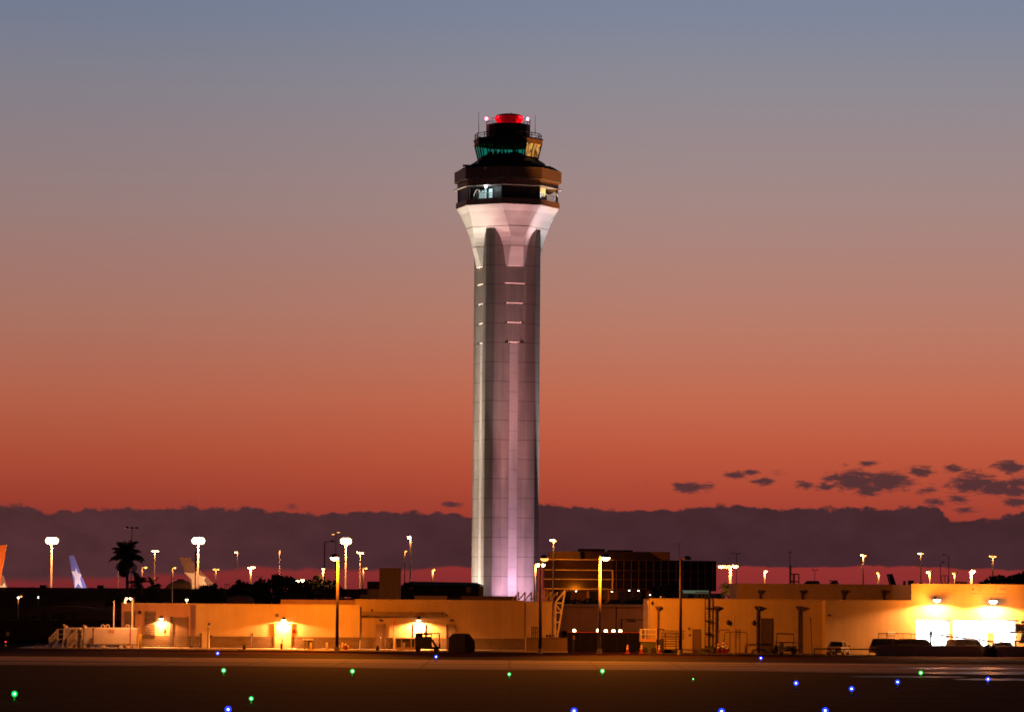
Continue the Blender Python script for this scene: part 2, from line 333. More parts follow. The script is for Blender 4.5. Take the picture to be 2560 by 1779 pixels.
# ------------------------------------------------------------------ mesh helpers
class MB:
    def __init__(s): s.v = []; s.f = []
    def add(s, vs, fs):
        k = len(s.v); s.v += [tuple(v) for v in vs]; s.f += [tuple(i + k for i in f) for f in fs]; return s
    def box(s, x0, x1, y0, y1, z0, z1):
        return s.add([(x0, y0, z0), (x1, y0, z0), (x1, y1, z0), (x0, y1, z0), (x0, y0, z1), (x1, y0, z1), (x1, y1, z1), (x0, y1, z1)],
                     [(0, 3, 2, 1), (4, 5, 6, 7), (0, 1, 5, 4), (1, 2, 6, 5), (2, 3, 7, 6), (3, 0, 4, 7)])
    def loft(s, rings, cap=True):
        n = len(rings[0]); vs = [p for r in rings for p in r]; fs = []
        for k in range(len(rings) - 1):
            for i in range(n):
                j = (i + 1) % n
                fs.append((k * n + i, k * n + j, (k + 1) * n + j, (k + 1) * n + i))
        if cap: fs += [tuple(range(n))[::-1], tuple((len(rings) - 1) * n + i for i in range(n))]
        return s.add(vs, fs)
    def prism_y(s, pts, y0, y1): return s.loft([[(x, y0, z) for x, z in pts], [(x, y1, z) for x, z in pts]])
    def prism_z(s, pts, z0, z1): return s.loft([[(x, y, z0) for x, y in pts], [(x, y, z1) for x, y in pts]])
    def cyl(s, p0, p1, r0, r1=None, n=10):
        r1 = r0 if r1 is None else r1
        a = Vector(p0); b = Vector(p1); d = (b - a).normalized()
        u = d.orthogonal().normalized(); w = d.cross(u)
        rg = lambda c, r: [c + (u * math.cos(2 * math.pi * i / n) + w * math.sin(2 * math.pi * i / n)) * r for i in range(n)]
        return s.loft([rg(a, r0), rg(b, r1)])
    def tube(s, pts, r, n=6):
        for i in range(len(pts) - 1): s.cyl(pts[i], pts[i + 1], r, r, n)
        return s
    def lathe(s, prof, c=(0, 0, 0), n=24, sx=1, sy=1):
        return s.loft([[(c[0] + sx * r * math.cos(2 * math.pi * i / n), c[1] + sy * r * math.sin(2 * math.pi * i / n), c[2] + z) for i in range(n)] for r, z in prof])
    def ball(s, c, rx, ry, rz, n=12, m=7, lo=-90, hi=90):
        pr = []
        for k in range(m + 1):
            a = R(lo + (hi - lo) * k / m); pr.append((max(.02, math.cos(a)), math.sin(a)))
        return s.loft([[(c[0] + rx * q * math.cos(2 * math.pi * i / n), c[1] + ry * q * math.sin(2 * math.pi * i / n), c[2] + rz * z) for i in range(n)] for q, z in pr])
    def build(s, name, m, parent=None, loc=None, smooth=False, bevel=0):
        o0 = Vector(loc) if loc is not None else (Vector(parent['wloc']) if parent is not None else Vector((0, 0, 0)))
        me = bpy.data.meshes.new(name)
        me.from_pydata([tuple(Vector(v) - o0) for v in s.v], [], s.f)
        bm = bmesh.new(); bm.from_mesh(me); bmesh.ops.recalc_face_normals(bm, faces=bm.faces); bm.to_mesh(me); bm.free()
        me.materials.append(M_[m] if isinstance(m, str) else m)
        if smooth:
            for p in me.polygons: p.use_smooth = True
        o = bpy.data.objects.new(name, me); COL.objects.link(o)
        if parent is not None: o.parent = parent
        elif loc is not None: o.location = loc
        o['wloc'] = tuple(o0)
        if bevel:
            b = o.modifiers.new('bevel', 'BEVEL'); b.width = bevel; b.segments = 2; b.limit_method = 'ANGLE'
        return o
def thing(name, label, cat, loc, group=None):
    o = bpy.data.objects.new(name, None); COL.objects.link(o); o.location = loc; o.empty_display_size = .3
    o['wloc'] = tuple(loc); o['label'] = label; o['category'] = cat
    if group: o['group'] = group
    return o
def tag(o, label, cat, group=None):
    o['label'] = label; o['category'] = cat
    if group: o['group'] = group
    return o
def struct(o, k='structure'): o['kind'] = k; return o
def lab(o, label): o['label'] = label; return o
def light(name, kind, loc, power, col, parent=None, size=.12, aim=None, angle=150, blend=.5):
    ld = bpy.data.lights.new(name, kind); ld.energy = power; ld.color = col
    ld.shadow_soft_size = size
    if kind == 'SPOT': ld.spot_size = R(angle); ld.spot_blend = blend
    o = bpy.data.objects.new(name, ld); COL.objects.link(o)
    if parent is not None: o.parent = parent; o.location = Vector(loc) - Vector(parent['wloc'])
    else: o.location = loc
    if aim is not None:
        d = Vector(aim) - Vector(loc); o.rotation_mode = 'QUATERNION'; o.rotation_quaternion = d.to_track_quat('-Z', 'Y')
    return o
def copy_tree(o, parent=None):
    c = o.copy(); COL.objects.link(c)
    if parent is not None: c.parent = parent
    for ch in list(o.children): copy_tree(ch, c)
    return c
def rect(px0, py0, px1, py1, D):
    xm = (px0 + px1) / 2; ym = (py0 + py1) / 2
    return X(px0, D, ym), X(px1, D, ym), Z(xm, py1, D), Z(xm, py0, D)
def panel(mb, px0, py0, px1, py1, D, th, back=.02, zb=None):
    a, b, c, d = rect(px0, py0, px1, py1, D)
    return mb.box(a, b, D - th, D + back, c if zb is None else zb, d)

# ------------------------------------------------------------------ ground
gm = MB(); gm.add([(-900, -60, 0), (900, -60, 0), (900, 2400, 0), (-900, 2400, 0)], [(0, 1, 2, 3)])
struct(gm.build('ground', 'asphalt'))
def sheet(name, m, pix, z):
    pts = [G(*p) for p in pix]
    mb = MB(); mb.add([(x, y, z) for x, y in pts], [tuple(range(len(pts)))])
    return struct(mb.build(name, m))
a = [G(-700, 1633), G(3300, 1667), G(3300, 1691), G(-700, 1653)]
n = 80; mb = MB(); vs = []
for i in range(n + 1):                            # far edge straight, near edge slightly ragged
    f = i / n
    x0 = a[0][0] + (a[1][0] - a[0][0]) * f; y0 = a[0][1] + (a[1][1] - a[0][1]) * f
    x1 = a[3][0] + (a[2][0] - a[3][0]) * f; y1 = a[3][1] + (a[2][1] - a[3][1]) * f
    vs += [(x0, y0, .004), (x1, y1 + random.uniform(-.5, .5) + 2 * math.sin(f * 23), .004)]
mb.add(vs, [(2 * i, 2 * i + 1, 2 * i + 3, 2 * i + 2) for i in range(n)])
struct(mb.build('taxiway', 'concrete_strip'))
M_['wet'] = mat('wet asphalt', (.02, .014, .012), .42, var=.3, vscale=.3, bump=.25, bscale=1.2, spec=.16, stretch=(.2, 2, 1))
rw = random.Random(11); mb = MB()
for px0, px1, py, hh_ in ((2230, 2700, 1669, 3.4), (2300, 2700, 1681, 4.2), (2120, 2420, 1690, 2.0), (2380, 2700, 1697, 3.2)):
    n_ = 16; up_, lo_ = [], []
    for i in range(n_ + 1):
        f = i / n_; w = math.sin(math.pi * f) ** .5; u = px0 + (px1 - px0) * f; v = py + (u - px0) * .004
        up_.append((*G(u, v - hh_ * w * rw.uniform(.6, 1)), .009)); lo_.append((*G(u, v + hh_ * w * rw.uniform(.6, 1) + .05), .009))
    for i in range(n_): mb.add([up_[i], up_[i + 1], lo_[i + 1], lo_[i]], [(0, 1, 2, 3)])
struct(mb.build('water', 'wet'))
YF = 386.0                                        # front face of the left building
mb = MB(); mb.box(X(60, 380), X(600, 380), 376, 420, -.02, .13); struct(mb.build('pavement', 'pavement'))
mb = MB(); mb.box(X(600, 380) + .01, X(1420, 380), 378.5, 420, -.02, .12); struct(mb.build('kerb', 'pavement'))
mb = MB(); mb.box(X(1600, 380), X(2700, 380), 373, 420, -.02, .03); struct(mb.build('road', 'yard'))
def mound(name, pts, D, depth, label=None):
    mb = MB(); rings = []
    for px, py in pts:
        x, z = P(px, py, D); z = max(z, .05)
        rings.append([(x, D - depth, -.05), (x, D - depth * .5, z * .75 - .02), (x, D, z), (x, D + depth * .5, z * .7 - .02), (x, D + depth, -.05)])
    mb.loft(rings); return mb.build(name, 'soil', smooth=True)
struct(mound('terrain', [(520, 1628), (548, 1623), (575, 1620), (590, 1620), (612, 1624), (640, 1628)], 378, 2.5))

# ------------------------------------------------------------------ control tower
T = thing('control_tower', 'tall pale concrete airport control tower with red dome on top', 'tower', (TX, TD, 0))
A0 = R(16.5)
def pol(az, r, z): return (TX + r * math.sin(az), TD - r * math.cos(az), z)   # az 0 faces the camera, positive to the right
SA, SB = 5.72, 4.36
def section(d, h):                                # square with cut corners and a tapered channel of depth d, mouth half width h
    pts = []
    for k in range(4):
        a = A0 + k * math.pi / 2
        for t, r in ((-SB, SA), (-2.2, SA), (-h, SA - d), (h, SA - d), (2.2, SA), (SB, SA)):
            pts.append((a, r, t))
    return pts
def secring(d, h, z):
    out = []
    for a, r, t in section(d, h):
        out.append((TX + r * math.sin(a) + t * math.cos(a), TD - r * math.cos(a) + t * math.sin(a), z))
    return out
zs = [0, tz(861), tz(812), tz(764), tz(715), tz(576)]
st = [(.42, .93), (.33, 1.36), (.24, 1.66), (.14, 1.95), (.03, 2.16)]
mb = MB(); rings = []
for i, (d, h) in enumerate(st):
    rings += [secring(d, h, zs[i] + (.2 if i else 0)), secring(d, h, zs[i + 1])]
mb.loft(rings); sh = mb.build('shaft', 'shaft', T)
M_['pale_panel'] = mat('pale precast panel', (.74, .63, .60), .7, var=.12, vscale=.3, bump=.05, stretch=(1.5, 1.5, .15))
for k in range(4):
    a = A0 + k * math.pi / 2; mb = MB()
    f_ = lambda t, r_, z: (TX + r_ * math.sin(a) + t * math.cos(a), TD - r_ * math.cos(a) + t * math.sin(a), z)
    zk_ = .0
    while zk_ < zs[1] - .3:
        z2_ = min(zk_ + JOINT - .07, zs[1] - .02)
        mb.loft([[f_(-.9, SA - .425, zk_), f_(.9, SA - .425, zk_), f_(.9, SA - .405, zk_), f_(-.9, SA - .405, zk_)], [f_(-.9, SA - .425, z2_), f_(.9, SA - .425, z2_), f_(.9, SA - .405, z2_), f_(-.9, SA - .405, z2_)]]); zk_ += JOINT
    mb.build('recess_panel', 'pale_panel', T)
prof = [(671, 6.0, 5.36), (648, 6.42, 5.6), (622, 7.0, 5.87), (610, 7.22, 6.06), (600, 7.45, 6.28), (589, 7.66, 6.62), (578, 7.92, 7.1), (567, 8.2, 7.55), (556, 8.5, 8.0), (538, 9.05, 8.85), (523, 9.72, 9.72)]
rings = []
for row, A, B in prof:
    z = tz(row); t = max(.5, math.sqrt(2) * B - A); rg = []
    for k in range(4):
        a = A0 + k * math.pi / 2
        for s in (-1, 1):
            rg.append((TX + A * math.sin(a) + s * t * math.cos(a), TD - A * math.cos(a) + s * t * math.sin(a), z))
    rings.append(rg)
mb = MB(); mb.loft(rings); mb.build('flared_neck', 'funnel', T)
mb = MB()                                          # thin dark joints round the neck
for row in (574, 622):
    z = tz(row)
    for i in range(len(prof) - 1):
        if prof[i][0] >= row >= prof[i + 1][0]:
            f = (prof[i][0] - row) / (prof[i][0] - prof[i + 1][0]); A = prof[i][1] + f * (prof[i + 1][1] - prof[i][1]); B = prof[i][2] + f * (prof[i + 1][2] - prof[i][2])
    t = math.sqrt(2) * B - A; rg = []
    for k in range(4):
        a = A0 + k * math.pi / 2
        for s in (-1, 1): rg.append((A, s * t, a))
    mk = lambda e, zz: [(TX + (r + e) * math.sin(a) + s * math.cos(a), TD - (r + e) * math.cos(a) + s * math.sin(a), zz) for r, s, a in rg]
    mb.loft([mk(.03, z - .06), mk(.03, z + .06)])
mb.build('joint_bead', 'clad', T)
def octring(r, z, rot=39): return [pol(R(rot - 45 * k), r, z) for k in range(8)][::-1]
def octa(name, m, lv, rot=39, parent=T):
    mb = MB(); mb.loft([octring(r, tz(row), rot) for r, row in lv]); return mb.build(name, m, parent)
octa('balcony_band', 'clad', [(10.6, 522.5), (10.6, 508)])
octa('balcony_floor', 'clad_dark', [(9.4, 509.5), (9.4, 506)])
octa('balcony_core', 'clad_dark', [(8.0, 507), (8.0, 474)])
octa('upper_band', 'clad', [(10.35, 473.5), (10.35, 458.5)])
octa('top_band', 'clad', [(10.95, 458.2), (10.95, 432)])
octa('pale_lip', 'lip', [(10.95, 476.5), (10.95, 474)])
octa('trim_line', 'lip', [(11.02, 459), (11.02, 458.2)])
octa('trim_line', 'lip', [(11.02, 432), (11.02, 431.2)])
octa('roof_skirt', 'roofdark', [(10.8, 431), (9.2, 419), (8.9, 419)])
octa('roof_ledge', 'clad_dark', [(7.6, 419.5), (7.6, 411), (6.2, 400)])
# pylons and glazing of the open balcony level
for k in range(8):
    mb = MB(); a = R(39 - 45 * k); mb.cyl(pol(a, 10.0, tz(508)), pol(a, 10.0, tz(475)), .28, n=8); mb.build('balcony_post', 'clad_dark', T)
def face_quad(mb, rot, k, r, t0, t1, z0, z1, r2=None, th=.08):   # flat panel on octagon face k (between vertices k and k+1), t in 0..1
    r2 = r if r2 is None else r2
    a0 = R(rot - 45 * (k + 1)); a1 = R(rot - 45 * k)
    def pt(rr, t, z):
        p = Vector(pol(a0, rr, z)); q = Vector(pol(a1, rr, z)); return p + (q - p) * t
    f = [pt(r, t0, z0), pt(r, t1, z0), pt(r2, t1, z1), pt(r2, t0, z1)]
    g = [pt(r - th, t0, z0), pt(r - th, t1, z0), pt(r2 - th, t1, z1), pt(r2 - th, t0, z1)]
    mb.loft([f, g]); return mb
zb0, zb1 = tz(507), tz(475.5)
mb = MB(); face_quad(mb, 39, 0, 10.1, 0, 1, zb0, zb1); mb.build('dark_glazing', 'clad_dark', T)
mb = MB(); face_quad(mb, 39, 1, 10.1, -.02, .16, zb0, zb1); mb.build('dark_glazing', 'clad_dark', T)
mb = MB(); face_quad(mb, 39, 2, 10.1, 0, .95, zb0, zb1); mb.build('dark_glazing', 'clad_dark', T)
zr = tz(494)
def rail(k, rot, r, t0, t1, nb):
    mb = MB(); a0 = R(rot - 45 * (k + 1)); a1 = R(rot - 45 * k)
    pt = lambda t, z: Vector(pol(a0, r, z)) + (Vector(pol(a1, r, z)) - Vector(pol(a0, r, z))) * t
    mb.tube([pt(t0, zr), pt(t1, zr)], .07); mb.tube([pt(t0, (zr + zb0) / 2), pt(t1, (zr + zb0) / 2)], .04)
    for i in range(nb + 1): mb.tube([pt(t0 + (t1 - t0) * i / nb, zb0), pt(t0 + (t1 - t0) * i / nb, zr)], .045)
    mb.build('balcony_rail', 'grey_metal', T)
rail(1, 39, 10.2, .16, 1, 9); rail(7, 39, 10.2, 0, 1, 10)
mb = MB()
for i in range(3): face_quad(mb, 39, 1, 9.0, .2 + i * .09, .27 + i * .09, zb0 + .1, zb0 + 1.4 + .3 * i)
face_quad(mb, 39, 1, 8.6, .5, .62, zb0, zb0 + 2.0); mb.build('lit_equipment', 'lit_cool', T)
bl = thing  # (alias kept short below)
mb = MB(); p = pol(R(-28), 9.4, zb0 + 2.25); mb.ball(p, .22, .22, .25); q = mb.build('balcony_lamp', 'cool_e', T)
light('balcony_light', 'POINT', (p[0], p[1] - .5, p[2]), 160, (.75, .95, 1), T)
mb = MB()
for t in (.02, .2, .37, .53): face_quad(mb, 39, 7, 9.2, t * .82, t * .82 + .11, zb0 + .9, zb1 - .1)
mb.build('lit_window', 'lit_amber', T)
mb = MB(); face_quad(mb, 39, 7, 9.25, .0, .1, zb0 + .6, zb1 - .1); face_quad(mb, 39, 7, 9.25, .17, .27, zb0 + .5, zb0 + 1.6); mb.build('lit_window', 'lit_white', T)
p = pol(R(62), 9.9, zb0 + 1.6); light('balcony_light', 'POINT', p, 60, (.8, .95, 1), T)
def gooseneck(az_, r):
    mb = MB(); b = Vector(pol(R(az_), r, zr - .6)); u = Vector((math.cos(R(az_)), math.sin(R(az_)), 0))
    pts = [b, b + Vector((0, 0, .5)) + u * .15, b + Vector((0, 0, 1.0)) + u * .5, b + Vector((0, 0, 1.25)) + u * .95, b + Vector((0, 0, 1.15)) + u * 1.35, b + Vector((0, 0, .9)) + u * 1.5]
    mb.tube(pts, .09); mb.ball(tuple(pts[-1]), .2, .2, .2, 8, 5); mb.build('gooseneck_lamp', 'white', T)
gooseneck(70, 10.2); gooseneck(-42, 10.2)
# glazed cab
CR = 32
zc0, zc1, zc2, zc3 = tz(403), tz(399), tz(364.5), tz(352)
rA, rB, rC = 6.15, 6.72, 7.2
def cab_r(z): return rA + (rC - rA) * (z - zc0) / (zc3 - zc0)
octa('cab_sill', 'clad_dark', [(rA + .1, 403), (rA + .16, 396)], CR)
mb = MB(); mb.loft([octring(cab_r(zc2), zc2, CR), octring(rC, zc3, CR)]); mb.build('cab_fascia', 'clad_dark', T)
mb = MB(); face_quad(mb, CR, 7, cab_r(zc2) + .06, 0, 1, zc2, zc3 - .1, rC + .06); mb.build('cab_fascia_panel', 'clad', T)
for k in range(8):
    mb = MB(); a = R(CR - 45 * k); mb.cyl(pol(a, cab_r(zc0), zc0), pol(a, cab_r(zc2 + .3), zc2 + .3), .16, n=6); mb.build('cab_mullion', 'clad_dark', T)
    if k != 7:
        mb = MB(); face_quad(mb, CR, k, cab_r(zc0) - .02, .02, .98, zc0, zc2, cab_r(zc2) - .02, .05); mb.build('cab_window', 'teal', T)
        mb = MB()
        for t in ((.34, .67) if k in (1, 5) else (.5,)):
            a0 = R(CR - 45 * (k + 1)); a1 = R(CR - 45 * k)
            pq = [Vector(pol(a0, cab_r(z), z)) + (Vector(pol(a1, cab_r(z), z)) - Vector(pol(a0, cab_r(z), z))) * t for z in (zc0, zc2 + .2)]
            mb.cyl(pq[0], pq[1], .12, n=6)
        mb.build('glazing_bar', 'clad_dark', T)
mb = MB(); face_quad(mb, CR, 7, cab_r(zc0) - .02, .02, .98, zc0, zc2, cab_r(zc2) - .02, .05); lab(mb.build('cab_window', 'amber', T), 'right cab window with amber reflections painted as glow')
# consoles, chairs and controllers seen as silhouettes
rng = random.Random(3)
mb = MB(); mb.loft([octring(5.2, zc0 + .05, CR), octring(5.3, zc0 + .95, CR)]); mb.build('cab_console', 'clad_dark', T)
for i in range(11):
    az_ = R(-58 + i * 9.3); rr = 4.9 - rng.random() * .8; x, y, _ = pol(az_, rr, 0); h = zc0 + .75 + rng.random() * .55
    mb = MB()
    if i % 3 == 1: mb.box(x - .35, x + .35, y - .1, y + .1, zc0 + .8, h + .45)
    else:
        mb.ball((x, y, h), .3, .2, .45, 8, 5); mb.ball((x, y, h + .55), .14, .14, .17, 8, 5)
    mb.build('console_silhouette', 'clad_dark', T)
mb = MB()
for i in range(4):
    x, y, _ = pol(R(-34 + i * 19), 5.0, 0); w = .15 + .15 * rng.random(); mb = MB(); mb.box(x - w, x + w, y - .1, y + .1, zc2 - .45 - .4 * rng.random(), zc2 + .2); mb.build('hanging_monitor', 'clad_dark', T)

octa('cab_roof', 'clad_dark', [(rC + .12, 353), (rC + .12, 350.5)], CR)
# drum and radome
DX = TX + .15
mb = MB(); mb.loft([[pol(R(CR - 22.5 * k), 4.55, z) for k in range(16)][::-1] for z in (tz(351), tz(314))]); mb.build('equipment_drum', 'clad_dark', T)
mb = MB(); r = 4.5; z0 = tz(314); z1 = tz(301)
ring = lambda rr, z, m=24: [pol(2 * math.pi * i / m, rr, z) for i in range(m + 1)]
mb.tube(ring(r, z1), .05, 5); mb.tube(ring(r, (z0 + z1) / 2), .035, 5)
for i in range(24): mb.tube([pol(2 * math.pi * i / 24, r, z0), pol(2 * math.pi * i / 24, r, z1)], .035, 5)
mb.build('top_rail', 'dark_metal', T)
mb = MB(); r = 6.75; z0 = tz(351); z1 = tz(338)
mb.tube(ring(r, z1, 16), .08, 5); mb.tube(ring(r, (z0 * .45 + z1 * .55), 16), .06, 5)
for i in range(16): mb.tube([pol(2 * math.pi * i / 16, r, z0), pol(2 * math.pi * i / 16, r, z1)], .09, 5)
mb.build('roof_rail', 'dark_metal', T)
zd = tz(315)
mb = MB(); mb.lathe([(2.0, 0), (2.25, .3), (2.6, tz(305) - zd), (2.95, tz(298) - zd), (2.98, tz(295) - zd), (2.9, tz(292.5) - zd)], (DX, TD, zd), 32); mb.build('radome', 'red_dome', T, smooth=True)
mb = MB(); mb.lathe([(2.9, 0), (2.72, .2), (2.2, .4), (1.3, .55), (.05, .62)], (DX, TD, tz(292.4)), 32); mb.build('radome_cap', 'clad_dark', T, smooth=True)
for px in (1216, 1319):
    x = X(px, TD, 298); z = tz(298.5); mb = MB(); mb.cyl((x, TD - .5, tz(314)), (x, TD - .5, z - .2), .05); mb.build('lamp_stem', 'dark_metal', T)
    mb = MB(); mb.ball((x, TD - .5, z), .3, .3, .36); mb.build('obstruction_lamp', 'red_e', T)
    light('obstruction_light', 'POINT', (x, TD - 1.6, z), 900, (1, .05, .1), T, .3)
x, y, z = DX + .5, TD - 3.6, tz(308)
for px, r0, r1 in ((1197, 281, 337), (1338, 288, 337), (1278, 280, 292)):
    mb = MB(); x = X(px, TD, 300); mb.cyl((x, TD - .2, tz(r1)), (x, TD - .2, tz(r0)), .07, .04, 6); mb.build('whip_antenna', 'dark_metal', T)
for px in (1356, 1364): 
    mb = MB(); x = X(px, TD, 412); mb.cyl((x, TD - .2, tz(419)), (x, TD - .2, tz(404 if px == 1356 else 411)), .05, .03, 6); mb.build('whip_antenna', 'dark_metal', T)
for px0, px1, row in ((1157, 1174, 414), (1361, 1377, 416)):
    mb = MB(); mb.box(X(px0, TD, row), X(px1, TD, row), TD - 1, TD + 1, tz(row + 2.2), tz(row)); mb.build('roof_hatch', 'clad_dark', T)
# ground floodlights that wash the tower
def flood(label, az_, dist, ztarget, power, col, angle, tr=5, h=.5, bl=.6):
    b = pol(R(az_), dist, 0); t = thing('floodlight', label, 'floodlight', b, 'floodlights washing the tower')
    mb = MB(); mb.box(b[0] - .4, b[0] + .4, b[1] - .3, b[1] + .3, 0, .25); mb.build('base', 'dark_metal', t)
    mb = MB(); mb.cyl((b[0], b[1], .25), (b[0], b[1], h), .3, .42, 14); mb.build('housing', 'dark_metal', t)
    mb = MB(); mb.cyl((b[0], b[1], h), (b[0], b[1], h + .03), .38, .38, 14); mb.build('lens', 'white_e', t)
    light('flood_beam', 'SPOT', (b[0], b[1], h + .15), power, col, t, .3, pol(R(az_), tr, ztarget), angle, bl)
def facepos(k_az, t, d): a = R(k_az); return (TX + d * math.sin(a) + t * math.cos(a), TD - d * math.cos(a) + t * math.sin(a))
def upflood(label, k_az, t, low, high, clow, chigh, dist=9.3, zt=60, hang=26):
    x, y = facepos(k_az, t, dist); th_ = thing('floodlight', label, 'floodlight', (x, y, 0), 'floodlights washing the tower')
    mb = MB(); mb.box(x - .4, x + .4, y - .3, y + .3, 0, .25); mb.build('base', 'dark_metal', th_)
    mb = MB(); mb.cyl((x, y, .25), (x, y, .5), .3, .42, 14); mb.build('housing', 'dark_metal', th_)
    mb = MB(); mb.cyl((x, y, .5), (x, y, .53), .38, .38, 14); mb.build('lens', 'white_e', th_)
    q0 = facepos(k_az, t * .5, SA)
    for nm, I, half, zz, mixc in (('needle_beam', 27000, 5.5, 75, 1), ('tall_beam', 6500, 9, 70, 1), ('mid_beam', 1500, 17, 50, .7), ('wide_beam', 330, 34, 25, .3), ('spill_beam', 75, 68, 10, 0)):
        c = tuple(clow[i] + (chigh[i] - clow[i]) * mixc for i in range(3))
        light(nm, 'SPOT', (x, y, .65), 4 * math.pi * I * (low if mixc < .5 else high), c, th_, .3, (q0[0], q0[1], zz), half * 2, 1)
upflood('left pinkish floodlight at the front face of the tower', 16.5, -2.3, 2.1, .72, (1, .62, .98), (1, .47, .46))
upflood('right pinkish floodlight at the front face of the tower', 16.5, 2.3, 2.0, .5, (1, .64, .98), (1, .48, .48))
upflood('near warm white floodlight at the left face of the tower', -73.5, 2.3, 2.6, 1.1, (1, .92, .74), (1, .93, .72))
upflood('far warm white floodlight at the left face of the tower', -73.5, -2.3, 2.6, 1.0, (1, .92, .74), (1, .93, .72))
flood('white narrow ground floodlight right of the tower shaft', 74, 9.2, 90, 520000, (.95, .96, 1), 10, 8.9)
flood('narrow ground floodlight aimed up at the flared neck of the tower', -8, 12.5, 86, 90000, (1, .80, .80), 15, 9)
flood('narrow warm ground floodlight behind the dark hip roof', -80, 12.5, 86, 50000, (1, .88, .78), 14, 9)
flood('orange ground floodlight far right of the tower head', 70, 75, 99, 420000, (1, .40, .06), 10, 8)
# ------------------------------------------------------------------ lamps
def lamp(px, py, D, heads, label, pw=0, r0=.13, r1=.08, m='pole', name='street_lamp', cat='street lamp', group=None, hw=.55, hh=.2, kind='cobra', col=SODW, em='sod_e', base_px=None, fwd=0):
    x, z = P(px, py, D)
    t = thing(name, label, cat, (x, D, 0), group)
    mb = MB(); mb.cyl((x, D, 0), (x, D, z), r0, r1, 10); mb.build('pole', m, t)
    s = D / F
    mb = MB(); mb.cyl((x, D, 0), (x, D, .25), r0 * 2.2, r0 * 1.8, 10); mb.build('base', 'pole', t)
    for h in heads:
        dx, dy, lit = h[:3]
        hx = x + dx * s; hz = z - dy * s
        D0 = D; D = D0 - fwd
        if abs(dx) > 1:
            mb = MB(); mb.cyl((x, D0, z - .08), (hx, D, hz + .05), .05, .04, 6); mb.build('arm', m, t)
        mb = MB(); mb.ball((hx, D, hz), hw, hw * .6, hh, 12, 4, 0, 90); mb.lathe([(1.0, -.03), (1.02, 0), (.9, .03)], (hx, D, hz), 12, hw, hw * .6)
        hd = mb.build('lamp_head', 'dark_metal' if m != 'pole' else 'grey_metal', t, smooth=True)
        if lit:
            mb = MB(); mb.ball((hx, D - .02, hz - .04), hw * .86, hw * .55, hh * 1.15, 12, 5, -90, 0); mb.build('lens', em if lit == 1 else 'sod_dim', hd, smooth=True)
            if pw:
                light('lamp_light', 'POINT', (hx + (.05 if dx >= 0 else -.05), D - hw * .7 - .2, hz - hh * 1.2 - .3), pw * (.3 if lit == 1 else .12), col, t, .2)
        D = D0
    return t
G1 = 'distant lit lamp posts beyond the roofs'
# high masts with clusters of floodlights
def mast(px, py, D, label, w=1.5, pw=9000):
    w *= .52; x, z = P(px, py, D)
    t = thing('floodlight_mast', label, 'light mast', (x, D, 0), 'high floodlight masts')
    mb = MB(); mb.cyl((x, D, 0), (x, D, z + .3), .3, .16, 10); mb.build('pole', 'pole', t)
    mb = MB(); mb.lathe([(w * .9, -.05), (w * .95, 0), (w * .9, .05)], (x, D, z + .55), 20); mb.build('crown_ring', 'grey_metal', t)
    for i in range(8):
        a = 2 * math.pi * i / 8 + .2; hx, hy = x + w * math.cos(a), D + w * math.sin(a)
        mb = MB(); mb.ball((hx, hy, z + .25), .45, .45, .35, 8, 4, 0, 90); hd = mb.build('lamp_head', 'grey_metal', t)
        mb = MB(); mb.ball((hx, hy, z + .1), .78, .78, .8, 10, 6, -90, 75); mb.build('lens', 'sod_e', hd, smooth=True)
    light('mast_light', 'POINT', (x, D - w - 1.2, z - .6), pw * 5, SODW, t, .5)
mast(130, 1352, 850, 'blazing floodlight mast at far left above the blue star tail')
mast(496, 1352, 850, 'blazing floodlight mast rising behind the tail with the pale star')
mast(865, 1353, 900, 'blazing floodlight mast just right of the near pole lamp', 1.25)
lamp(296, 1380, 900, [(-1, 0, 2)], 'thin lit pole standing behind the big palm crown', 500, group=G1, hw=.3)
lamp(355, 1417, 560, [(9, -1, 2)], 'short glowing lamp post between the big palm and small palm', 900, .17, .14, group=G1, hw=.35)
lamp(387, 1376, 900, [(-4, 0, 1), (6, 0, 1)], 'double-headed lamp post lit orange above the second small palm', 2200, .18, .13, group=G1, hw=.45)
lamp(431, 1419, 600, [(6, -2, 2)], 'short glowing lamp post just left of the large star tail', 900, .16, .13, group=G1, hw=.3)
lamp(540, 1421, 650, [(-5, 0, 2), (5, 0, 2)], 'short double-armed lamp post right of the large star tail', 700, .14, .12, group=G1, hw=.3)
lamp(594, 1380, 950, [(-4, -1, 1), (5, 0, 0)], 'slim lamp post with lit left arm between star tail and trees', 900, .15, .11, group=G1, hw=.45)
lamp(627, 1417, 600, [(-3, 0, 1), (6, -1, 1)], 'bright short lamp post rising at left edge of the tree clump', 1500, .2, .17, group=G1, hw=.42)
lamp(699, 1376, 900, [(0, 0, 2)], 'slim bare lit pole standing behind the dark tree clump', 900, .16, .13, group=G1, hw=.2)
lamp(808, 1421, 560, [(1, -1, 1)], 'short bright lamp post tucked left of the near lamp pole', 1600, .2, .18, group=G1, hw=.3)
lamp(901, 1381, 900, [(-5, -1, 1), (5, 0, 1)], 'thin double-headed lamp post right of the third floodlight mast', 500, .13, .1, group=G1, hw=.42)
lamp(907, 1419, 560, [(8, -1, 2)], 'short glowing white lamp post left of the tan chimney block', 1500, .19, .17, group=G1, hw=.25)
lamp(1012, 1377, 800, [(3, -1, 2)], 'thin lit pole between chimney block and the taller single lamp', 900, .15, .12, group=G1, hw=.28)
lamp(1027, 1338, 700, [(-4, 2, 1)], 'tall single-lamp post standing left of the tower base', 1800, .2, .14, group=G1, hw=.42, hh=.4)
lamp(1081, 1423, 560, [(4, -1, 2)], 'short lit post above the dark sloped roof beside the tower', 1500, .19, .17, group=G1, hw=.25)
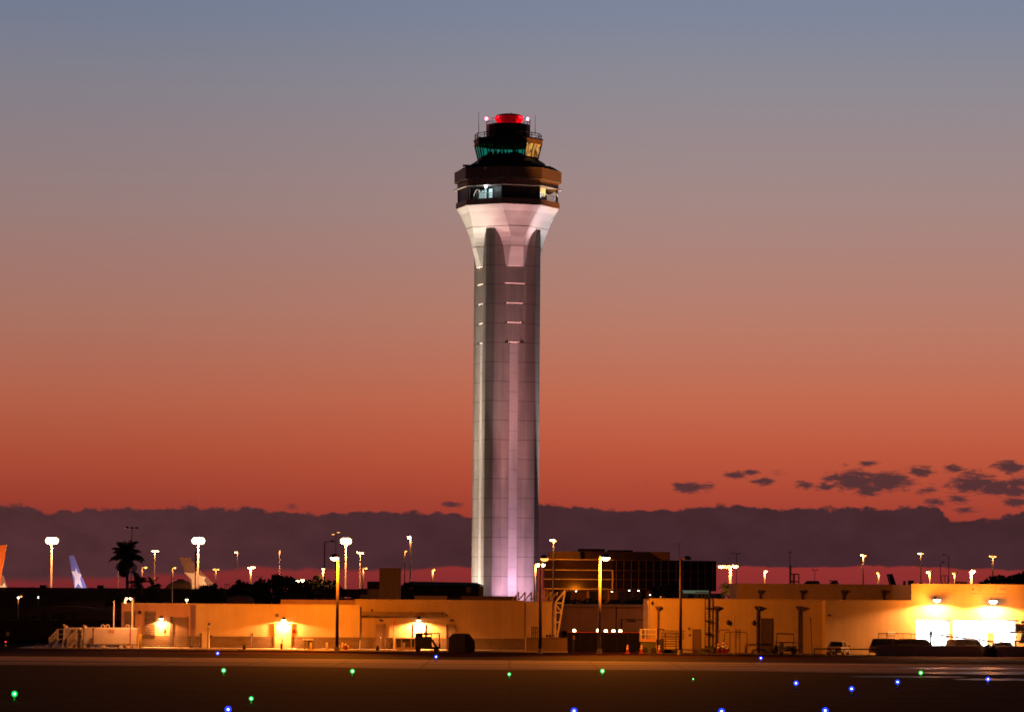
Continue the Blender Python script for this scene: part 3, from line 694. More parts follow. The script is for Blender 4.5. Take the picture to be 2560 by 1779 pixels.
lamp(1384, 1348, 900, [(-6, 0, 1), (0, 0, 1), (5, 2, 2)], 'tall mast with three small heads right of the tower', 900, .19, .14, group=G1, hw=.36, hh=.35)
lamp(1911, 1427, 560, [(3, -1, 1)], 'short lit hooked lamp post above the right rear roof', 1500, .18, .15, group=G1, hw=.3)
lamp(2158, 1386, 800, [(-4, 0, 1), (5, 1, 2)], 'tall lit lamp post left of the small dark tail', 2200, .19, .16, group=G1, hw=.34)
lamp(2197, 1430, 560, [(-3, 0, 2)], 'short lit lamp post immediately left of the small dark tail', 1500, .17, .15, group=G1, hw=.26)
lamp(2302, 1382, 900, [(-4, 0, 1), (4, 0, 2)], 'tall thin lamp post with lit left head near roof corner', 700, .16, .12, group=G1, hw=.4)
lamp(2325, 1428, 560, [(-5, 0, 1), (5, -1, 0)], 'short bright lamp post right of the tall thin one', 1600, .19, .17, group=G1, hw=.32)
lamp(2387, 1431, 560, [(-4, 0, 2), (4, 0, 0)], 'short lit lamp post beside two dark masts', 1500, .17, .15, group=G1, hw=.25)
lamp(2427, 1425, 450, [(4, 0, 1)], 'thick blazing lamp post above the banner on the orange wall', 5000, .2, .18, group=G1, hw=.4, hh=.3)
lamp(2482, 1389, 800, [(-6, 0, 2), (6, 0, 2)], 'tall lit T-shaped lamp post above the right-hand trees', 2200, .19, .16, group=G1, hw=.34)
lamp(648, 1441, 1500, [(-6, 0, 0), (6, 0, 0)], 'tiny far unlit double lamp post left of the tree clump', 0, .12, .1, 'wood_pole', hw=.5)
G2 = 'unlit dark light masts'
lamp(812, 1353, 520, [(19, 0, 0)], 'thin dark post with long unlit arm pointing right', 0, .1, .08, 'wood_pole', group=G2, hw=.4)
lamp(840, 1333, 1000, [(-7, 1, 2), (6, -4, 2)], 'tall faint mast with two small lit brackets above the near lamp', 60, .09, .08, 'wood_pole', hw=.5)
lamp(330, 1319, 800, [(-12, 0, 0), (0, 1, 0), (12, 1, 0)], 'dark mast with three unlit heads behind the big palm', 0, .12, .07, 'wood_pole', group=G2, hw=.42, hh=.35)
lamp(489, 1381, 560, [(0, 0, 0)], 'dark bare pole crossing the large star tail', 0, .11, .09, 'wood_pole', group=G2, hw=.15)
lamp(1975, 1379, 700, [(0, 0, 0)], 'thin dark pole with flat unlit top over the right rear roof', 0, .1, .06, 'wood_pole', group=G2, hw=.5, hh=.1)
lamp(2037, 1424, 900, [(-5, 0, 0), (5, 0, 0)], 'small dark T-shaped lamp post over the right rear roof', 0, .09, .07, 'wood_pole', group=G2, hw=.4)
lamp(2351, 1408, 800, [(7, -3, 0)], 'left one of two dark masts near the right roof corner', 0, .1, .08, 'wood_pole', group=G2, hw=.4)
lamp(2372, 1389, 800, [(-12, -3, 0)], 'taller right one of two dark masts near the roof corner', 0, .1, .08, 'wood_pole', group=G2, hw=.4)
lamp(1698, 1358, 1200, [(-8, 0, 0), (8, 0, 0)], 'faint unlit double lamp over the glass office roof', 0, .1, .08, 'wood_pole', group=G2, hw=.5, hh=.1)
lamp(1841, 1383, 800, [(-8, 0, 0), (6, 0, 0)], 'faint dark mast with two arms above the lit palm', 0, .1, .07, 'wood_pole', group=G2, hw=.5, hh=.12)
# the near poles in front of the buildings
def bigpole(px, py, D, hdx, hdy, lit, label, aim=None, pw=0, m='wood_pole', r0=.19, r1=.12, em='sod_e', fill=0, road=0, raim=None):
    x, z = P(px, py, D); s = D / F
    t = thing('street_lamp', label, 'street lamp', (x, D, 0), 'near lamp poles before the buildings')
    mb = MB(); mb.cyl((x, D, 0), (x, D, z), r0, r1, 14); mb.build('pole', m, t, smooth=True)
    mb = MB(); mb.cyl((x, D, 0), (x, D, .5), r0 * 1.7, r0 * 1.5, 12); mb.build('base', 'pavement', t)
    hx = x + hdx * s; hz = z - hdy * s
    mb = MB(); mb.tube([(x, D, z - .15), (x + (hx - x) * .5, D - .3, hz + .12), (hx, D - .5, hz + .1)], .055); mb.build('arm', m, t)
    mb = MB(); mb.ball((hx, D - .5, hz), .48, .42, .36, 14, 5, 0, 90); mb.lathe([(1, -.05), (1.05, 0), (.95, .04)], (hx, D - .5, hz), 14, .48, .42); hd = mb.build('lamp_head', 'dark_metal', t, smooth=True)
    if lit:
        mb = MB(); mb.ball((hx, D - .5, hz - .03), .46, .40, .34, 14, 6, -90, 0); mb.build('lens', em, hd, smooth=True)
        lp = (hx, D - .7, hz - .45)
        if aim: light('lamp_beam', 'SPOT', lp, pw, SOD, t, .25, aim, 150, .8)
        if road: light('road_beam', 'SPOT', lp, road, SOD, t, .25, raim, 120, 1)
        if fill: light('lamp_glow', 'POINT', (hx + (.25 if hdx < 0 else -.25), D - .9, hz - .4), fill, SOD, t, .2)
    return t
x700 = X(640, YF)
bigpole(845, 1390, 372, -8, 2, True, 'tall brown lamp pole with lit head pointing left', (x700, YF + 2, 1.5), 22000, fill=5000, road=100000, raim=(X(380, 340), 335, 1))
bigpole(1500, 1388, 372, 14, 4, True, 'tall lamp pole glowing yellow with lit head pointing right', (X(1720, 386), 388, 1.5), 12500, m='pole', fill=3500, road=105000, raim=(X(1950, 340), 325, 1))
bigpole(1702, 1393, 372, 15, 4, False, 'tall dark lamp pole with unlit head right of the pale ladder wall')
bigpole(1352, 1392, 372, 9, 2, True, 'tall dark lamp pole beside the tower base with dim hood', m='wood_pole', r0=.2, em='sod_dim')
lamp(1338, 1409, 500, [(6, 0, 1), (19, 0, 1)], 'lit double lamp right behind the dark pole at the tower foot', 2200, .15, .12, hw=.36, hh=.3)
lamp(1826, 1414, 440, [(-23, 0, 1), (-8, 0, 2), (12, -1, 1)], 'lit twin-arm lamp post in front of the glowing palm', 3500, .17, .15, hw=.42, hh=.22)
lamp(334, 1494, 382.6, [(-5, 0, 1), (5, 0, 1)], 'small twin-head white lamp standing over the tank end at the salmon wall', 2600, .06, .05, hw=.16, hh=.1, em='white_e', fwd=5.0)
lamp(313, 1497, 500, [(0, 0, 2)], 'glowing short post at the left building roof corner', 2500, .2, .19, hw=.2)
lamp(467, 1497, 600, [(0, 0, 1)], 'single small lamp glowing over the left building roof', 300, .1, .08, hw=.26)
lamp(46, 1491, 560, [(0, 0, 1), (7, -3, 2)], 'small lamp glowing on the dark wall at far left', 60, .08, .07, hw=.2, em='white_e')
lamp(96, 1490, 640, [(0, 0, 1), (0, 3, 1)], 'tiny cool white twin light on the dark wall at far left', 0, .06, .06, hw=.13, em='cool_e', hh=.08)
lamp(14, 1601, 392, [(0, 0, 1)], 'small red marker light low at far left', 0, .05, .05, 'wood_pole', name='marker_light', cat='marker light', hw=.12, hh=.1, em='red_small')

# ------------------------------------------------------------------ far left: long concourse, tails, palms
LD = 800
x0, x1 = X(-120, LD), X(600, LD); zt = Z(280, 1474.5, LD)
t = thing('concourse_building', 'long low dark concourse building with flat roofline at far left', 'building', ((x0 + x1) / 2, LD, 0))
mb = MB(); mb.box(x0, x1, LD, LD + 40, 0, zt); mb.build('wall', 'walldark', t)
mb = MB(); mb.box(x0, x1, LD - .35, LD + 40.3, zt + .02, zt + .5); mb.build('parapet', 'walldark', t)
for a_, b_, c_ in ((70, 87, 1467), (99, 115, 1461.5), (213, 230, 1468), (243, 259, 1462)):
    mb = MB(); p = rect(a_, c_, b_, 1474, LD + 8); mb.box(p[0], p[1], LD + 8, LD + 11, zt + .3, p[3]); mb.build('roof_unit', 'roofdark', t, bevel=.1)
for i in range(8):
    mb = MB(); xx = x0 + 6 + i * (x1 - x0 - 12) / 7; mb.box(xx - .2, xx + .2, LD - .25, LD + .05, 0, zt); mb.build('pilaster', 'walldark', t)
for px, D in ((148, 870), (283, 860), (300, 860)):
    lamp(px, 1471, D, [(0, 0, 1)], {148: 'lamp head peeping over the roofline beside the blue star tail', 283: 'small lamp peeping over a dark roof box at left', 300: 'lamp glint on the roofline under the big palm'}[px], 0, .08, .08, hw=.35, hh=.15, em='sod_dim')
def star(cx, cz, r, rot, kx=1):
    return [(cx + kx * (r if i % 2 == 0 else r * .42) * math.sin(rot + i * math.pi / 5), cz + (r if i % 2 == 0 else r * .42) * math.cos(rot + i * math.pi / 5)) for i in range(10)]
def tail(label, D, out, mfin, starpts, th=.5, yaw=0, hull=None, stab=None, rudder=None, tail_fill=None):
    pts = [P(x, y, D) for x, y in out]
    cx = sum(p[0] for p in pts) / len(pts)
    t = thing('airliner_tail', label, 'airplane tail', (cx, D, 0), 'parked airliner tails')
    mb = MB(); mb.prism_y(pts, D - th / 2, D + th / 2); mb.build('fin', mfin, t, bevel=.08)
    if starpts:
        mb = MB(); mb.prism_y([P(x, y, D) for x, y in starpts], D - th / 2 - .03, D - th / 2); mb.build('star_emblem', 'fin_white', t)
    if rudder:
        mb = MB(); mb.prism_y([P(x, y, D) for x, y in rudder], D - th / 2 - .015, D - th / 2); mb.build('rudder', mfin, t)
    zb = min(p[1] for p in pts)
    if tail_fill: light('tail_fill_light', 'SPOT', (max(p[0] for p in pts) + 3, D - 9, zb + .3), tail_fill[0], tail_fill[1], t, .3, (cx, D, (zb + max(p[1] for p in pts)) / 2), 90, .8)  # added spot to brighten the fin, no such lamp known
    mb = MB(); xs = [p[0] for p in pts]; xa, xb = min(xs), max(xs)
    rings = []
    for f, r in ((-.3, .5), (.1, 1.3), (.5, 2.0), (1.0, 2.5), (2.2, 2.6)):
        xx = xa + (xb - xa) * f
        rings.append([(xx, D + r * math.cos(2 * math.pi * i / 16), zb - 2.7 + r * math.sin(2 * math.pi * i / 16)) for i in range(16)])
    mb.loft(rings); mb.build('fuselage', 'fin_white', t, smooth=True)
    if stab:
        mb = MB(); q = [P(x, y, D) for x, y in stab]; mb.loft([[(q[0][0], D - 1, q[0][1]), (q[1][0], D - 1, q[1][1]), (q[1][0], D - 1, q[1][1] - .3), (q[0][0], D - 1, q[0][1] - .3)], [(q[0][0] + 1, D - 7, q[0][1] + .3), (q[0][0] + 2.4, D - 7, q[0][1] + .2), (q[0][0] + 2.4, D - 7, q[0][1]), (q[0][0] + 1, D - 7, q[0][1] + .1)]]); mb.build('stabiliser', 'roofdark', t)
    return t
tail('blue airliner tail with a white star near the left edge', 900, [(172, 1388), (184.5, 1386), (203, 1437), (223, 1480), (188, 1480)], 'fin_blue',
     [(190, 1419), (195, 1431), (204, 1435), (200.5, 1446), (208, 1473), (195.5, 1457), (187, 1473), (187.5, 1445), (178, 1426), (188.5, 1428)], tail_fill=(5200, (.86, .74, 1)))
tail('large dark airliner tail with a pale star lit orange', 900, [(446, 1391), (474, 1392), (490, 1413), (554, 1480), (486, 1480)], 'fin_brown',
     [(490, 1425), (499, 1437), (514, 1442), (510, 1450), (521, 1468), (514, 1471), (499, 1461), (487, 1469), (481, 1477), (479, 1447), (460, 1430), (484, 1432)], stab=[(443, 1449), (468, 1452)], tail_fill=(8000, (1, .44, .17)),
     rudder=[(446.5, 1391.5), (459, 1392), (478, 1430), (492, 1478), (486, 1478)])
tail('orange airliner tail cut by the left picture edge', 870, [(-40, 1364), (17, 1361), (11, 1398), (4, 1432), (-2, 1480), (-50, 1480)], 'fin_orange', None, tail_fill=(3000, (1, .6, .3)))
tail('pale airliner tail with a star base at the left picture edge', 885, [(2, 1430), (9, 1440), (23, 1480), (-30, 1480)], 'fin_brown', [(11, 1456), (15, 1468), (22, 1474), (-8, 1475), (-8, 1462), (6, 1464)], tail_fill=(5000, (1, .5, .24)))
mb = MB(); rings = []
for px, py in ((408, 1474), (418, 1462), (432, 1453), (450, 1449), (470, 1452), (484, 1460)):
    x, z = P(px, py, 960); rings.append([(x, 960 + 4 * math.cos(a), max(0, z) * (1 if math.sin(a) > .99 else (.9 if math.sin(a) > .5 else 0))) for a in (0, math.pi / 4, math.pi / 2, 3 * math.pi / 4, math.pi)])
mb.loft(rings); tag(mb.build('storage_dome', 'walldark', loc=(X(445, 960), 960, 0), smooth=True), 'low rounded dark dome left of the large star tail', 'dome')
# jet bridge / elevated road shapes in the dark
def ribbon(name, m, pts, D, th, label, cat, thick=1.2):
    mb = MB(); rg = []
    for px, a_, b_ in pts:
        x, zt_ = P(px, a_, D); zb_ = Z(px, b_, D); rg.append([(x, D, zb_), (x, D, zt_), (x, D + thick, zt_), (x, D + thick, zb_)])
    mb.loft(rg); return mb
t = thing('elevated_ramp', 'curving elevated concrete ramp in the dark at far left', 'ramp', (X(60, 620), 620, 0))
mb = ribbon('deck', 'block', [(-60, 1530, 1556), (0, 1523, 1545), (60, 1517, 1541), (120, 1514, 1536), (190, 1515, 1528), (280, 1523, 1531)], 620, 1, '', '', 6); mb.build('parapet', 'walldark', t)
for px in (-20, 50, 120, 190):
    mb = MB(); x = X(px, 624); mb.cyl((x, 624, 0), (x, 624, Z(px, 1536, 624)), .5, n=10); mb.build('pier', 'walldark', t)
mb = MB(); panel(mb, 165, 1502, 306, 1530, 640, .3, zb=0); tag(mb.build('boundary_wall', 'walldark', loc=(X(235, 640), 640, 0)), 'dim brown wall patch behind the tank vents at left', 'wall')
t = thing('screen_fence', 'long black screen added to darken the ground left of the tanks', 'fence', (X(120, 430), 430, 0))  # made-up screen that keeps this stretch of ground dark
mb = MB(); panel(mb, -60, 1548, 306, 1600, 430, .06, zb=0); mb.build('screen', 'mesh', t)
for i in range(10):
    mb = MB(); x = X(-60 + i * 40, 430); mb.cyl((x, 429.9, 0), (x, 429.9, Z(150, 1546, 430)), .05, n=6); mb.build('post', 'dark_metal', t)
mb = MB(); panel(mb, 88, 1607.5, 115, 1613, 385, .06)
o = thing('barrier_board', 'low orange-yellow barrier board at far left', 'barrier', (X(101, 385), 385, 0)); mb.build('board', 'orange', o)
for px in (92, 111):
    mb = MB(); x = X(px, 385); mb.cyl((x, 385.05, 0), (x, 385.05, Z(px, 1612, 385)), .04, n=6); mb.build('leg', 'dark_metal', o)
o = thing('utility_box', 'small dull yellow box on a post at far left', 'utility box', (X(20, 400), 400, 0))
mb = MB(); panel(mb, 16, 1578, 23, 1588, 400, .15); mb.build('box', 'yellow', o); mb = MB(); mb.cyl((X(19.5, 400), 400, 0), (X(19.5, 400), 400, Z(20, 1588, 400)), .05); mb.build('post', 'dark_metal', o)

def leafcloud(mb, c, rx, ry, rz, n, s, rn):
    for _ in range(n):
        while True:
            u = Vector((rn.uniform(-1, 1), rn.uniform(-1, 1), rn.uniform(-1, 1)))
            if .15 < u.length < 1: break
        p = Vector((c[0] + u.x * rx, c[1] + u.y * ry, c[2] + u.z * rz))
        a = Vector((rn.gauss(0, 1), rn.gauss(0, 1), rn.gauss(0, 1))).normalized(); b = a.orthogonal().normalized(); k = s * rn.uniform(.6, 1.4)
        mb.add([p - a * k, p + b * k * .5, p + a * k, p - b * k * .5], [(0, 1, 2, 3)])
def tree(label, D, clumps, dens=1.0, leaf=.35, name='tree', cat='tree', group=None, m='leaf', seed=1):
    rn = random.Random(seed); s = D / F
    cxp = sum(c[0] for c in clumps) / len(clumps); x = X(cxp, D)
    t = thing(name, label, cat, (x, D, 0), group)
    mt = MB(); mc = MB()
    for px, py, r in clumps:
        cx, cz = P(px, py, D); rr = r * s
        mt.cyl((x + (cx - x) * .25, D, max(.3, cz * .35)), (cx, D, cz), .16, .06, 6)
        leafcloud(mc, (cx, D, cz), rr, rr * .9, rr * .85, int(70 * dens * max(1, rr)), leaf, rn)
        for _ in range(5):
            q = (cx + rn.uniform(-1, 1) * rr, D + rn.uniform(-.6, .6) * rr, cz + rn.uniform(-.4, .95) * rr); leafcloud(mc, q, rr * .35, rr * .35, rr * .3, int(22 * dens * max(1, rr)), leaf * .8, rn)
    mt.cyl((x, D, 0), (x, D, max(.5, min(Z(c[0], c[1], D) for c in clumps) * .9)), .3, .18, 8)
    mt.build('trunk', 'bark', t); mc.build('crown', m, t)
    return t
TG = 'dark trees behind the left building'
tree('rounded dark bush tree in front of the large star tail', 520, [(500, 1487, 20), (518, 1480, 22), (535, 1484, 18), (522, 1500, 26), (490, 1500, 18), (548, 1498, 14)], 1.6, group=TG, seed=2)
tree('dark low tree at the left end of the tree clump', 560, [(595, 1472, 14), (610, 1468, 17), (588, 1482, 15), (612, 1486, 22), (576, 1480, 9), (628, 1494, 16), (600, 1500, 14)], 1.6, group=TG, seed=3)
tree('dark rounded tree left of the glowing gap in the tree clump', 540, [(655, 1464, 20), (690, 1456, 20), (715, 1455, 18), (672, 1478, 28), (710, 1480, 28), (738, 1470, 14), (640, 1480, 20), (738, 1488, 22), (632, 1498, 16), (655, 1500, 18), (680, 1502, 18), (708, 1502, 18), (662, 1494, 16)], 1.9, group=TG, seed=4)
tree('dark wide tree behind the near lamp pole', 560, [(772, 1464, 17), (800, 1462, 20), (824, 1468, 17), (842, 1480, 16), (790, 1482, 26), (825, 1486, 22), (768, 1486, 22), (856, 1484, 10)], 1.8, group=TG, seed=5)
tree('dark shrub peeking beside the tan chimney block', 500, [(905, 1488, 14), (930, 1490, 13), (940, 1494, 10), (890, 1490, 10)], 1.5, group=TG, seed=6)
tree('dark ragged shrub between chimney block and sloped roof', 520, [(1010, 1478, 14), (1020, 1466, 9), (1022, 1484, 16), (1008, 1490, 14)], 1.5, group=TG, seed=16)
tree('dark tree standing before the glass office block', 1000, [(1650, 1474, 14), (1668, 1470, 16), (1684, 1474, 14), (1695, 1480, 12), (1640, 1484, 12), (1670, 1486, 18)], 1.2, .5, seed=7)
tree('ragged small trees above the orange wall at far right', 700, [(2470, 1455, 9), (2485, 1452, 10), (2500, 1448, 11), (2518, 1450, 9), (2456, 1460, 7), (2490, 1460, 14), (2512, 1460, 14)], .9, .4, seed=8)
tree('dense dark tree at the right picture edge above the wall', 680, [(2535, 1450, 14), (2552, 1446, 16), (2575, 1446, 18), (2545, 1460, 18)], 1.6, .4, seed=9)
lamp(746, 1450, 620, [(-6, 0, 1), (3, 1, 1), (10, -2, 1)], 'bright lamp cluster burning in the gap between two trees', 1500, .12, .1, hw=.4, hh=.3)
mb = MB(); x, z = P(601, 1490, 470); mb.lathe([(1.9, 0), (1.95, z - 1.0), (1.8, z - .3), (1.2, z), (.1, z + .1)], (x, 470, 0), 20); tag(mb.build('storage_tank', 'walldark', loc=(x, 470, 0), smooth=True), 'squat dim rounded tank behind the left building parapet', 'storage tank')
def palm(label, px, py, D, r, m='leaf', nf=26, seed=1, trunk_r=.22, up=.55, droop=1.1):
    rn = random.Random(seed); x, z = P(px, py, D); t = thing('palm_tree', label, 'palm tree', (x, D, 0), 'palms behind the left building' if m == 'leaf' else None)
    mb = MB(); pts = [(x + .15 * math.sin(i * .5), D, z * i / 8) for i in range(9)]
    for i in range(8): mb.cyl(pts[i], pts[i + 1], trunk_r * (1.25 - .35 * i / 8), trunk_r * (1.25 - .35 * (i + 1) / 8), 8)
    mb.build('trunk', 'bark', t)
    c = Vector(pts[-1]); mb = MB()
    for k in range(nf):
        a = 2 * math.pi * k / nf + rn.uniform(-.2, .2); e = rn.choice([1.25, .75, .3, -.15, -.6]) * up * 1.3 + rn.uniform(-.1, .2)
        d = Vector((math.cos(a), math.sin(a), 0)); ln = r * rn.uniform(.8, 1.08); p = c.copy(); prev = None
        for i in range(9):
            f = i / 8; ang = e - droop * f * f * 1.3
            if i: p = p + (d * math.cos(ang) + Vector((0, 0, math.sin(ang)))) * ln / 8
            w = r * .26 * math.sin(math.pi * min(1, .12 + f * .86)) + .02
            side = Vector((-d.y, d.x, 0)); cur = (p - side * w - Vector((0, 0, w * .7)), p.copy(), p + side * w - Vector((0, 0, w * .7)))
            if prev and rn.random() > .04:
                gap = .78
                mb.add([prev[0], prev[1], prev[1] + (cur[1] - prev[1]) * gap, prev[0] + (cur[0] - prev[0]) * gap], [(0, 1, 2, 3)])
                mb.add([prev[1], prev[2], prev[2] + (cur[2] - prev[2]) * gap, prev[1] + (cur[1] - prev[1]) * gap], [(0, 1, 2, 3)])
            prev = cur
    mb.build('crown', m, t)
palm('tall dark palm with drooping fronds against the cloud bank', 318, 1392, 520, 3.3, nf=44, seed=4, up=.95, droop=1.35)
palm('short dark palm right beside the tall palm trunk', 346, 1454, 480, 2.0, nf=17, seed=5, up=.9)
palm('second short dark palm left of the star tail', 385, 1463, 480, 1.9, nf=17, seed=6, up=.9)
palm('low dark palm in front of the concourse wall at left', 286, 1496, 460, 1.6, nf=20, seed=8, up=.4)
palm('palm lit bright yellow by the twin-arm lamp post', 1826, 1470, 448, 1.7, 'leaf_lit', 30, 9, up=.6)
palm('tiny dark palm top over the right rear roof', 2087, 1453, 700, 1.3, nf=16, seed=10, up=.5)
tree('dark round shrub standing under the two short palms', 470, [(385, 1500, 18), (380, 1512, 20), (350, 1500, 12), (362, 1510, 12)], 1.6, .25, name='shrub', cat='shrub', seed=12)

# ------------------------------------------------------------------ left service building
def facade_item(name, m, px0, py0, px1, py1, D, th, parent, zb=None, back=.02, bevel=0):
    mb = MB(); panel(mb, px0, py0, px1, py1, D, th, back, zb); return mb.build(name, m, parent, bevel=bevel)
def wall_lamp(px, py, D, label, pw, grp='wall lamps over doors', out=.55, e='sod_e', col=(1, .34, .08), angle=172, blend=.15, w=.3, tilt=.45):
    x, z = P(px, py, D); t = thing('wall_lamp', label, 'wall lamp', (x, D, z), grp)
    mb = MB(); mb.box(x - .12, x + .12, D - .06, D - .005, z - .05, z + .3); mb.build('bracket', 'dark_metal', t)
    mb = MB(); mb.tube([(x, D - .06, z + .2), (x, D - out, z + .16)], .04); mb.lathe([(w, 0), (w * .8, .12), (.08, .2)], (x, D - out, z), 14); mb.build('shade', 'dark_metal', t)
    mb = MB(); mb.ball((x, D - out, z), w * .8, w * .8, w * .6, 12, 5, -90, 0); bb = mb.build('bulb', e, t, smooth=True)
    light('lamp_beam', 'SPOT', (x, D - out, z - w * .7), pw, col, t, .12, (x, D - out + tilt, z - 3), angle, blend)
    return t
x0, x1, xs = X(303, YF), X(900, YF), X(490, YF)
zA = Z(600, 1511.5, YF); zW = Z(600, 1590, YF)
t = thing('service_building', 'long low stucco building with stone base at left', 'building', ((x0 + x1) / 2, YF, 0)); A = t
mb = MB(); mb.box(xs, x1, YF, YF + 16, 0, zA); mb.build('wall', 'stucco', t)
mb = MB(); mb.box(x0, xs - .01, YF + .6, YF + 15, 0, zA + .02); lab(mb.build('wall', 'stucco_pink', t), 'salmon left end wall')
mb = MB(); mb.box(x0 - .06, xs - .02, YF + .53, YF + .72, zA + .03, zA + .14); mb.box(xs - .05, x1, YF - .07, YF + .12, zA + .01, zA + .13); mb.build('parapet_cap', 'stucco', t)
mb = MB(); mb.box(xs - .05, x1, YF - .12, YF + .02, 0, zW); mb.build('stone_base', 'stone', t)
mb = MB(); mb.box(X(352, YF), xs - .06, YF + .5, YF + .62, 0, zW); mb.build('stone_base', 'stone', t)
YA = YF + .6
for a_, b_ in ((311, 338), (363, 389.5)):
    mb = MB(); p = rect(a_, 1527, b_, 1588, YA); mb.box(p[0], p[1], YA - .05, YA + .02, p[2], p[3]); lo = mb.build('louvre', 'louver', t)
    mb = MB()
    for i in range(14):
        z = p[2] + (p[3] - p[2]) * (i + .5) / 14; mb.add([(p[0], YA - .07, z + .05), (p[1], YA - .07, z + .05), (p[1], YA - .2, z - .05), (p[0], YA - .2, z - .05), (p[0], YA - .07, z + .07), (p[1], YA - .07, z + .07), (p[1], YA - .2, z - .03), (p[0], YA - .2, z - .03)], [(0, 1, 2, 3), (4, 5, 6, 7), (3, 2, 6, 7), (0, 3, 7, 4), (1, 2, 6, 5)])
    mb.build('slat', 'louver', lo)
mb = MB(); p = rect(427, 1542, 469, 1621, YA); mb.box(p[0], p[1], YA - .06, YA + .02, .1, p[3]); d_ = mb.build('door', 'door', t)
mb = MB(); mb.box(p[0] - .1, p[0] + .25, YA - .14, YA + .0, .1, p[3] + .08); mb.box(p[1] - .02, p[1] + .08, YA - .14, YA, .1, p[3] + .08); mb.build('door_frame', 'door_dark', d_)
facade_item('door', 'door_light', 397, 1566, 409, 1621, YA, .08, t, .13)
facade_item('notice_plate', 'red', 410.5, 1572, 415.5, 1580, YA, .05, t)
wall_lamp(404, 1545, YA, 'wall lamp blazing over the narrow yellow door', 3500, angle=150)
o = thing('loudspeaker', 'dark rounded speaker high on the salmon wall', 'loudspeaker', (X(350, YA), YA, Z(350, 1530, YA)))
mb = MB(); x, z = P(350, 1530, YA); mb.ball((x, YA - .25, z), .2, .22, .22, 10, 6); mb.build('housing', 'dark_metal', o); mb = MB(); mb.box(x - .06, x + .06, YA - .12, YA - .01, z - .08, z + .08); mb.build('bracket', 'dark_metal', o)
mb = MB(); p = rect(687.5, 1560, 727.5, 1623, YF); mb.box(p[0], p[1], YF - .18, YF - .13, .1, p[3]); d_ = mb.build('door', 'door_light', t)
mb = MB(); mb.box(p[0] - .1, p[1] + .1, YF - .24, YF - .0, p[3] + .01, p[3] + .14); mb.box(p[0] - .1, p[0] - .01, YF - .22, YF, .1, p[3]); mb.box(p[1] + .01, p[1] + .1, YF - .22, YF, .1, p[3]); mb.build('door_frame', 'orange', d_)
mb = MB(); x, z = P(706, 1598, YF); mb.box(x - .05, x + .05, YF - .24, YF - .18, z - .18, z + .12); mb.build('handle', 'red', d_)
wall_lamp(710, 1548, YF, 'wall lamp blazing over the wide cream door', 6500, angle=168)
def sign(name, label, m, px0, py0, px1, py1, D, th=.05):
    mb = MB(); panel(mb, px0, py0, px1, py1, D, th, 0); o = mb.build(name, m, loc=(X((px0 + px1) / 2, D), D, Z((px0 + px1) / 2, py1, D))); return tag(o, label, 'sign')
sign('wall_sign', 'small orange-red plate right of the wide cream door', 'red', 731.5, 1573.5, 741, 1581.5, YF)
o = sign('wall_sign', 'small striped plate upper left of the wide cream door', 'louver', 688, 1533, 697, 1541, YF)
mb = MB()
for i in range(3): panel(mb, 689, 1534.3 + i * 2.3, 696, 1535.2 + i * 2.3, YF, .06, -.045)
mb.build('line', 'door_dark', o)
mb = MB(); panel(mb, 628, 1580, 634, 1589, YF - .12, .25, 0); mb.cyl((X(630, YF), YF - .2, zW), (X(630, YF), YF - .2, .4), .03); tag(mb.build('junction_box', 'grey_metal', loc=(X(631, YF), YF, 0)), 'small pipe fitting on the stone base left of the cream door', 'junction box')
o = thing('transformer_cabinet', 'pale electrical cabinet with side pipes on the left building', 'electrical cabinet', (X(515, 383), 383, 0))
mb = MB(); panel(mb, 506, 1577.5, 525, 1620, 383, .9, zb=.13); mb.build('cabinet', 'tankpaint', o, bevel=.03)
mb = MB(); panel(mb, 491, 1581, 501, 1587, 383, .3); mb.build('side_box', 'tankpaint', o)
mb = MB(); mb.tube([(X(502, 383), 382.8, Z(502, 1584, 383)), (X(505, 383), 382.6, Z(505, 1584, 383)), (X(505, 383), 382.6, Z(505, 1607, 383)), (X(501, 383), 382.6, Z(501, 1618, 383))], .09); mb.build('pipe', 'door', o)
mb = MB(); panel(mb, 526, 1587, 531, 1592, 383, .3); mb.build('valve', 'dark_metal', o)
o = thing('sign_post', 'thin post with a small blue sign before the left building', 'sign post', (X(519.5, 379), 379, 0))
mb = MB(); mb.cyl((X(518, 379, 1600), 379, 0), (X(521, 379, 1560), 379, Z(521, 1556, 379)), .045, n=6); mb.build('post', 'dark_metal', o)
mb = MB(); panel(mb, 520, 1555.5, 526, 1561.5, 378.94, .03, .0); mb.build('sign_plate', 'blue', o); mb = MB(); panel(mb, 520.3, 1562.5, 525.5, 1567, 378.94, .03, .0); lab(mb.build('sign_plate', 'tankpaint', o), 'pale plate under the blue one')
o = thing('bench', 'low table-like bench against the stone base', 'bench', (X(770, 384), 384, 0))
mb = MB(); panel(mb, 757, 1596, 784, 1599, 384, 1.0); mb.build('top', 'tankpaint', o)
for px in (760, 781):
    mb = MB(); panel(mb, px, 1599, px + 5, 1624, 384, .9, zb=.12); mb.build('leg', 'stone', o)
mb = MB(); panel(mb, 770, 1599.5, 782, 1621, 384, .3, zb=.12); mb.build('back_panel', 'door_dark', o)
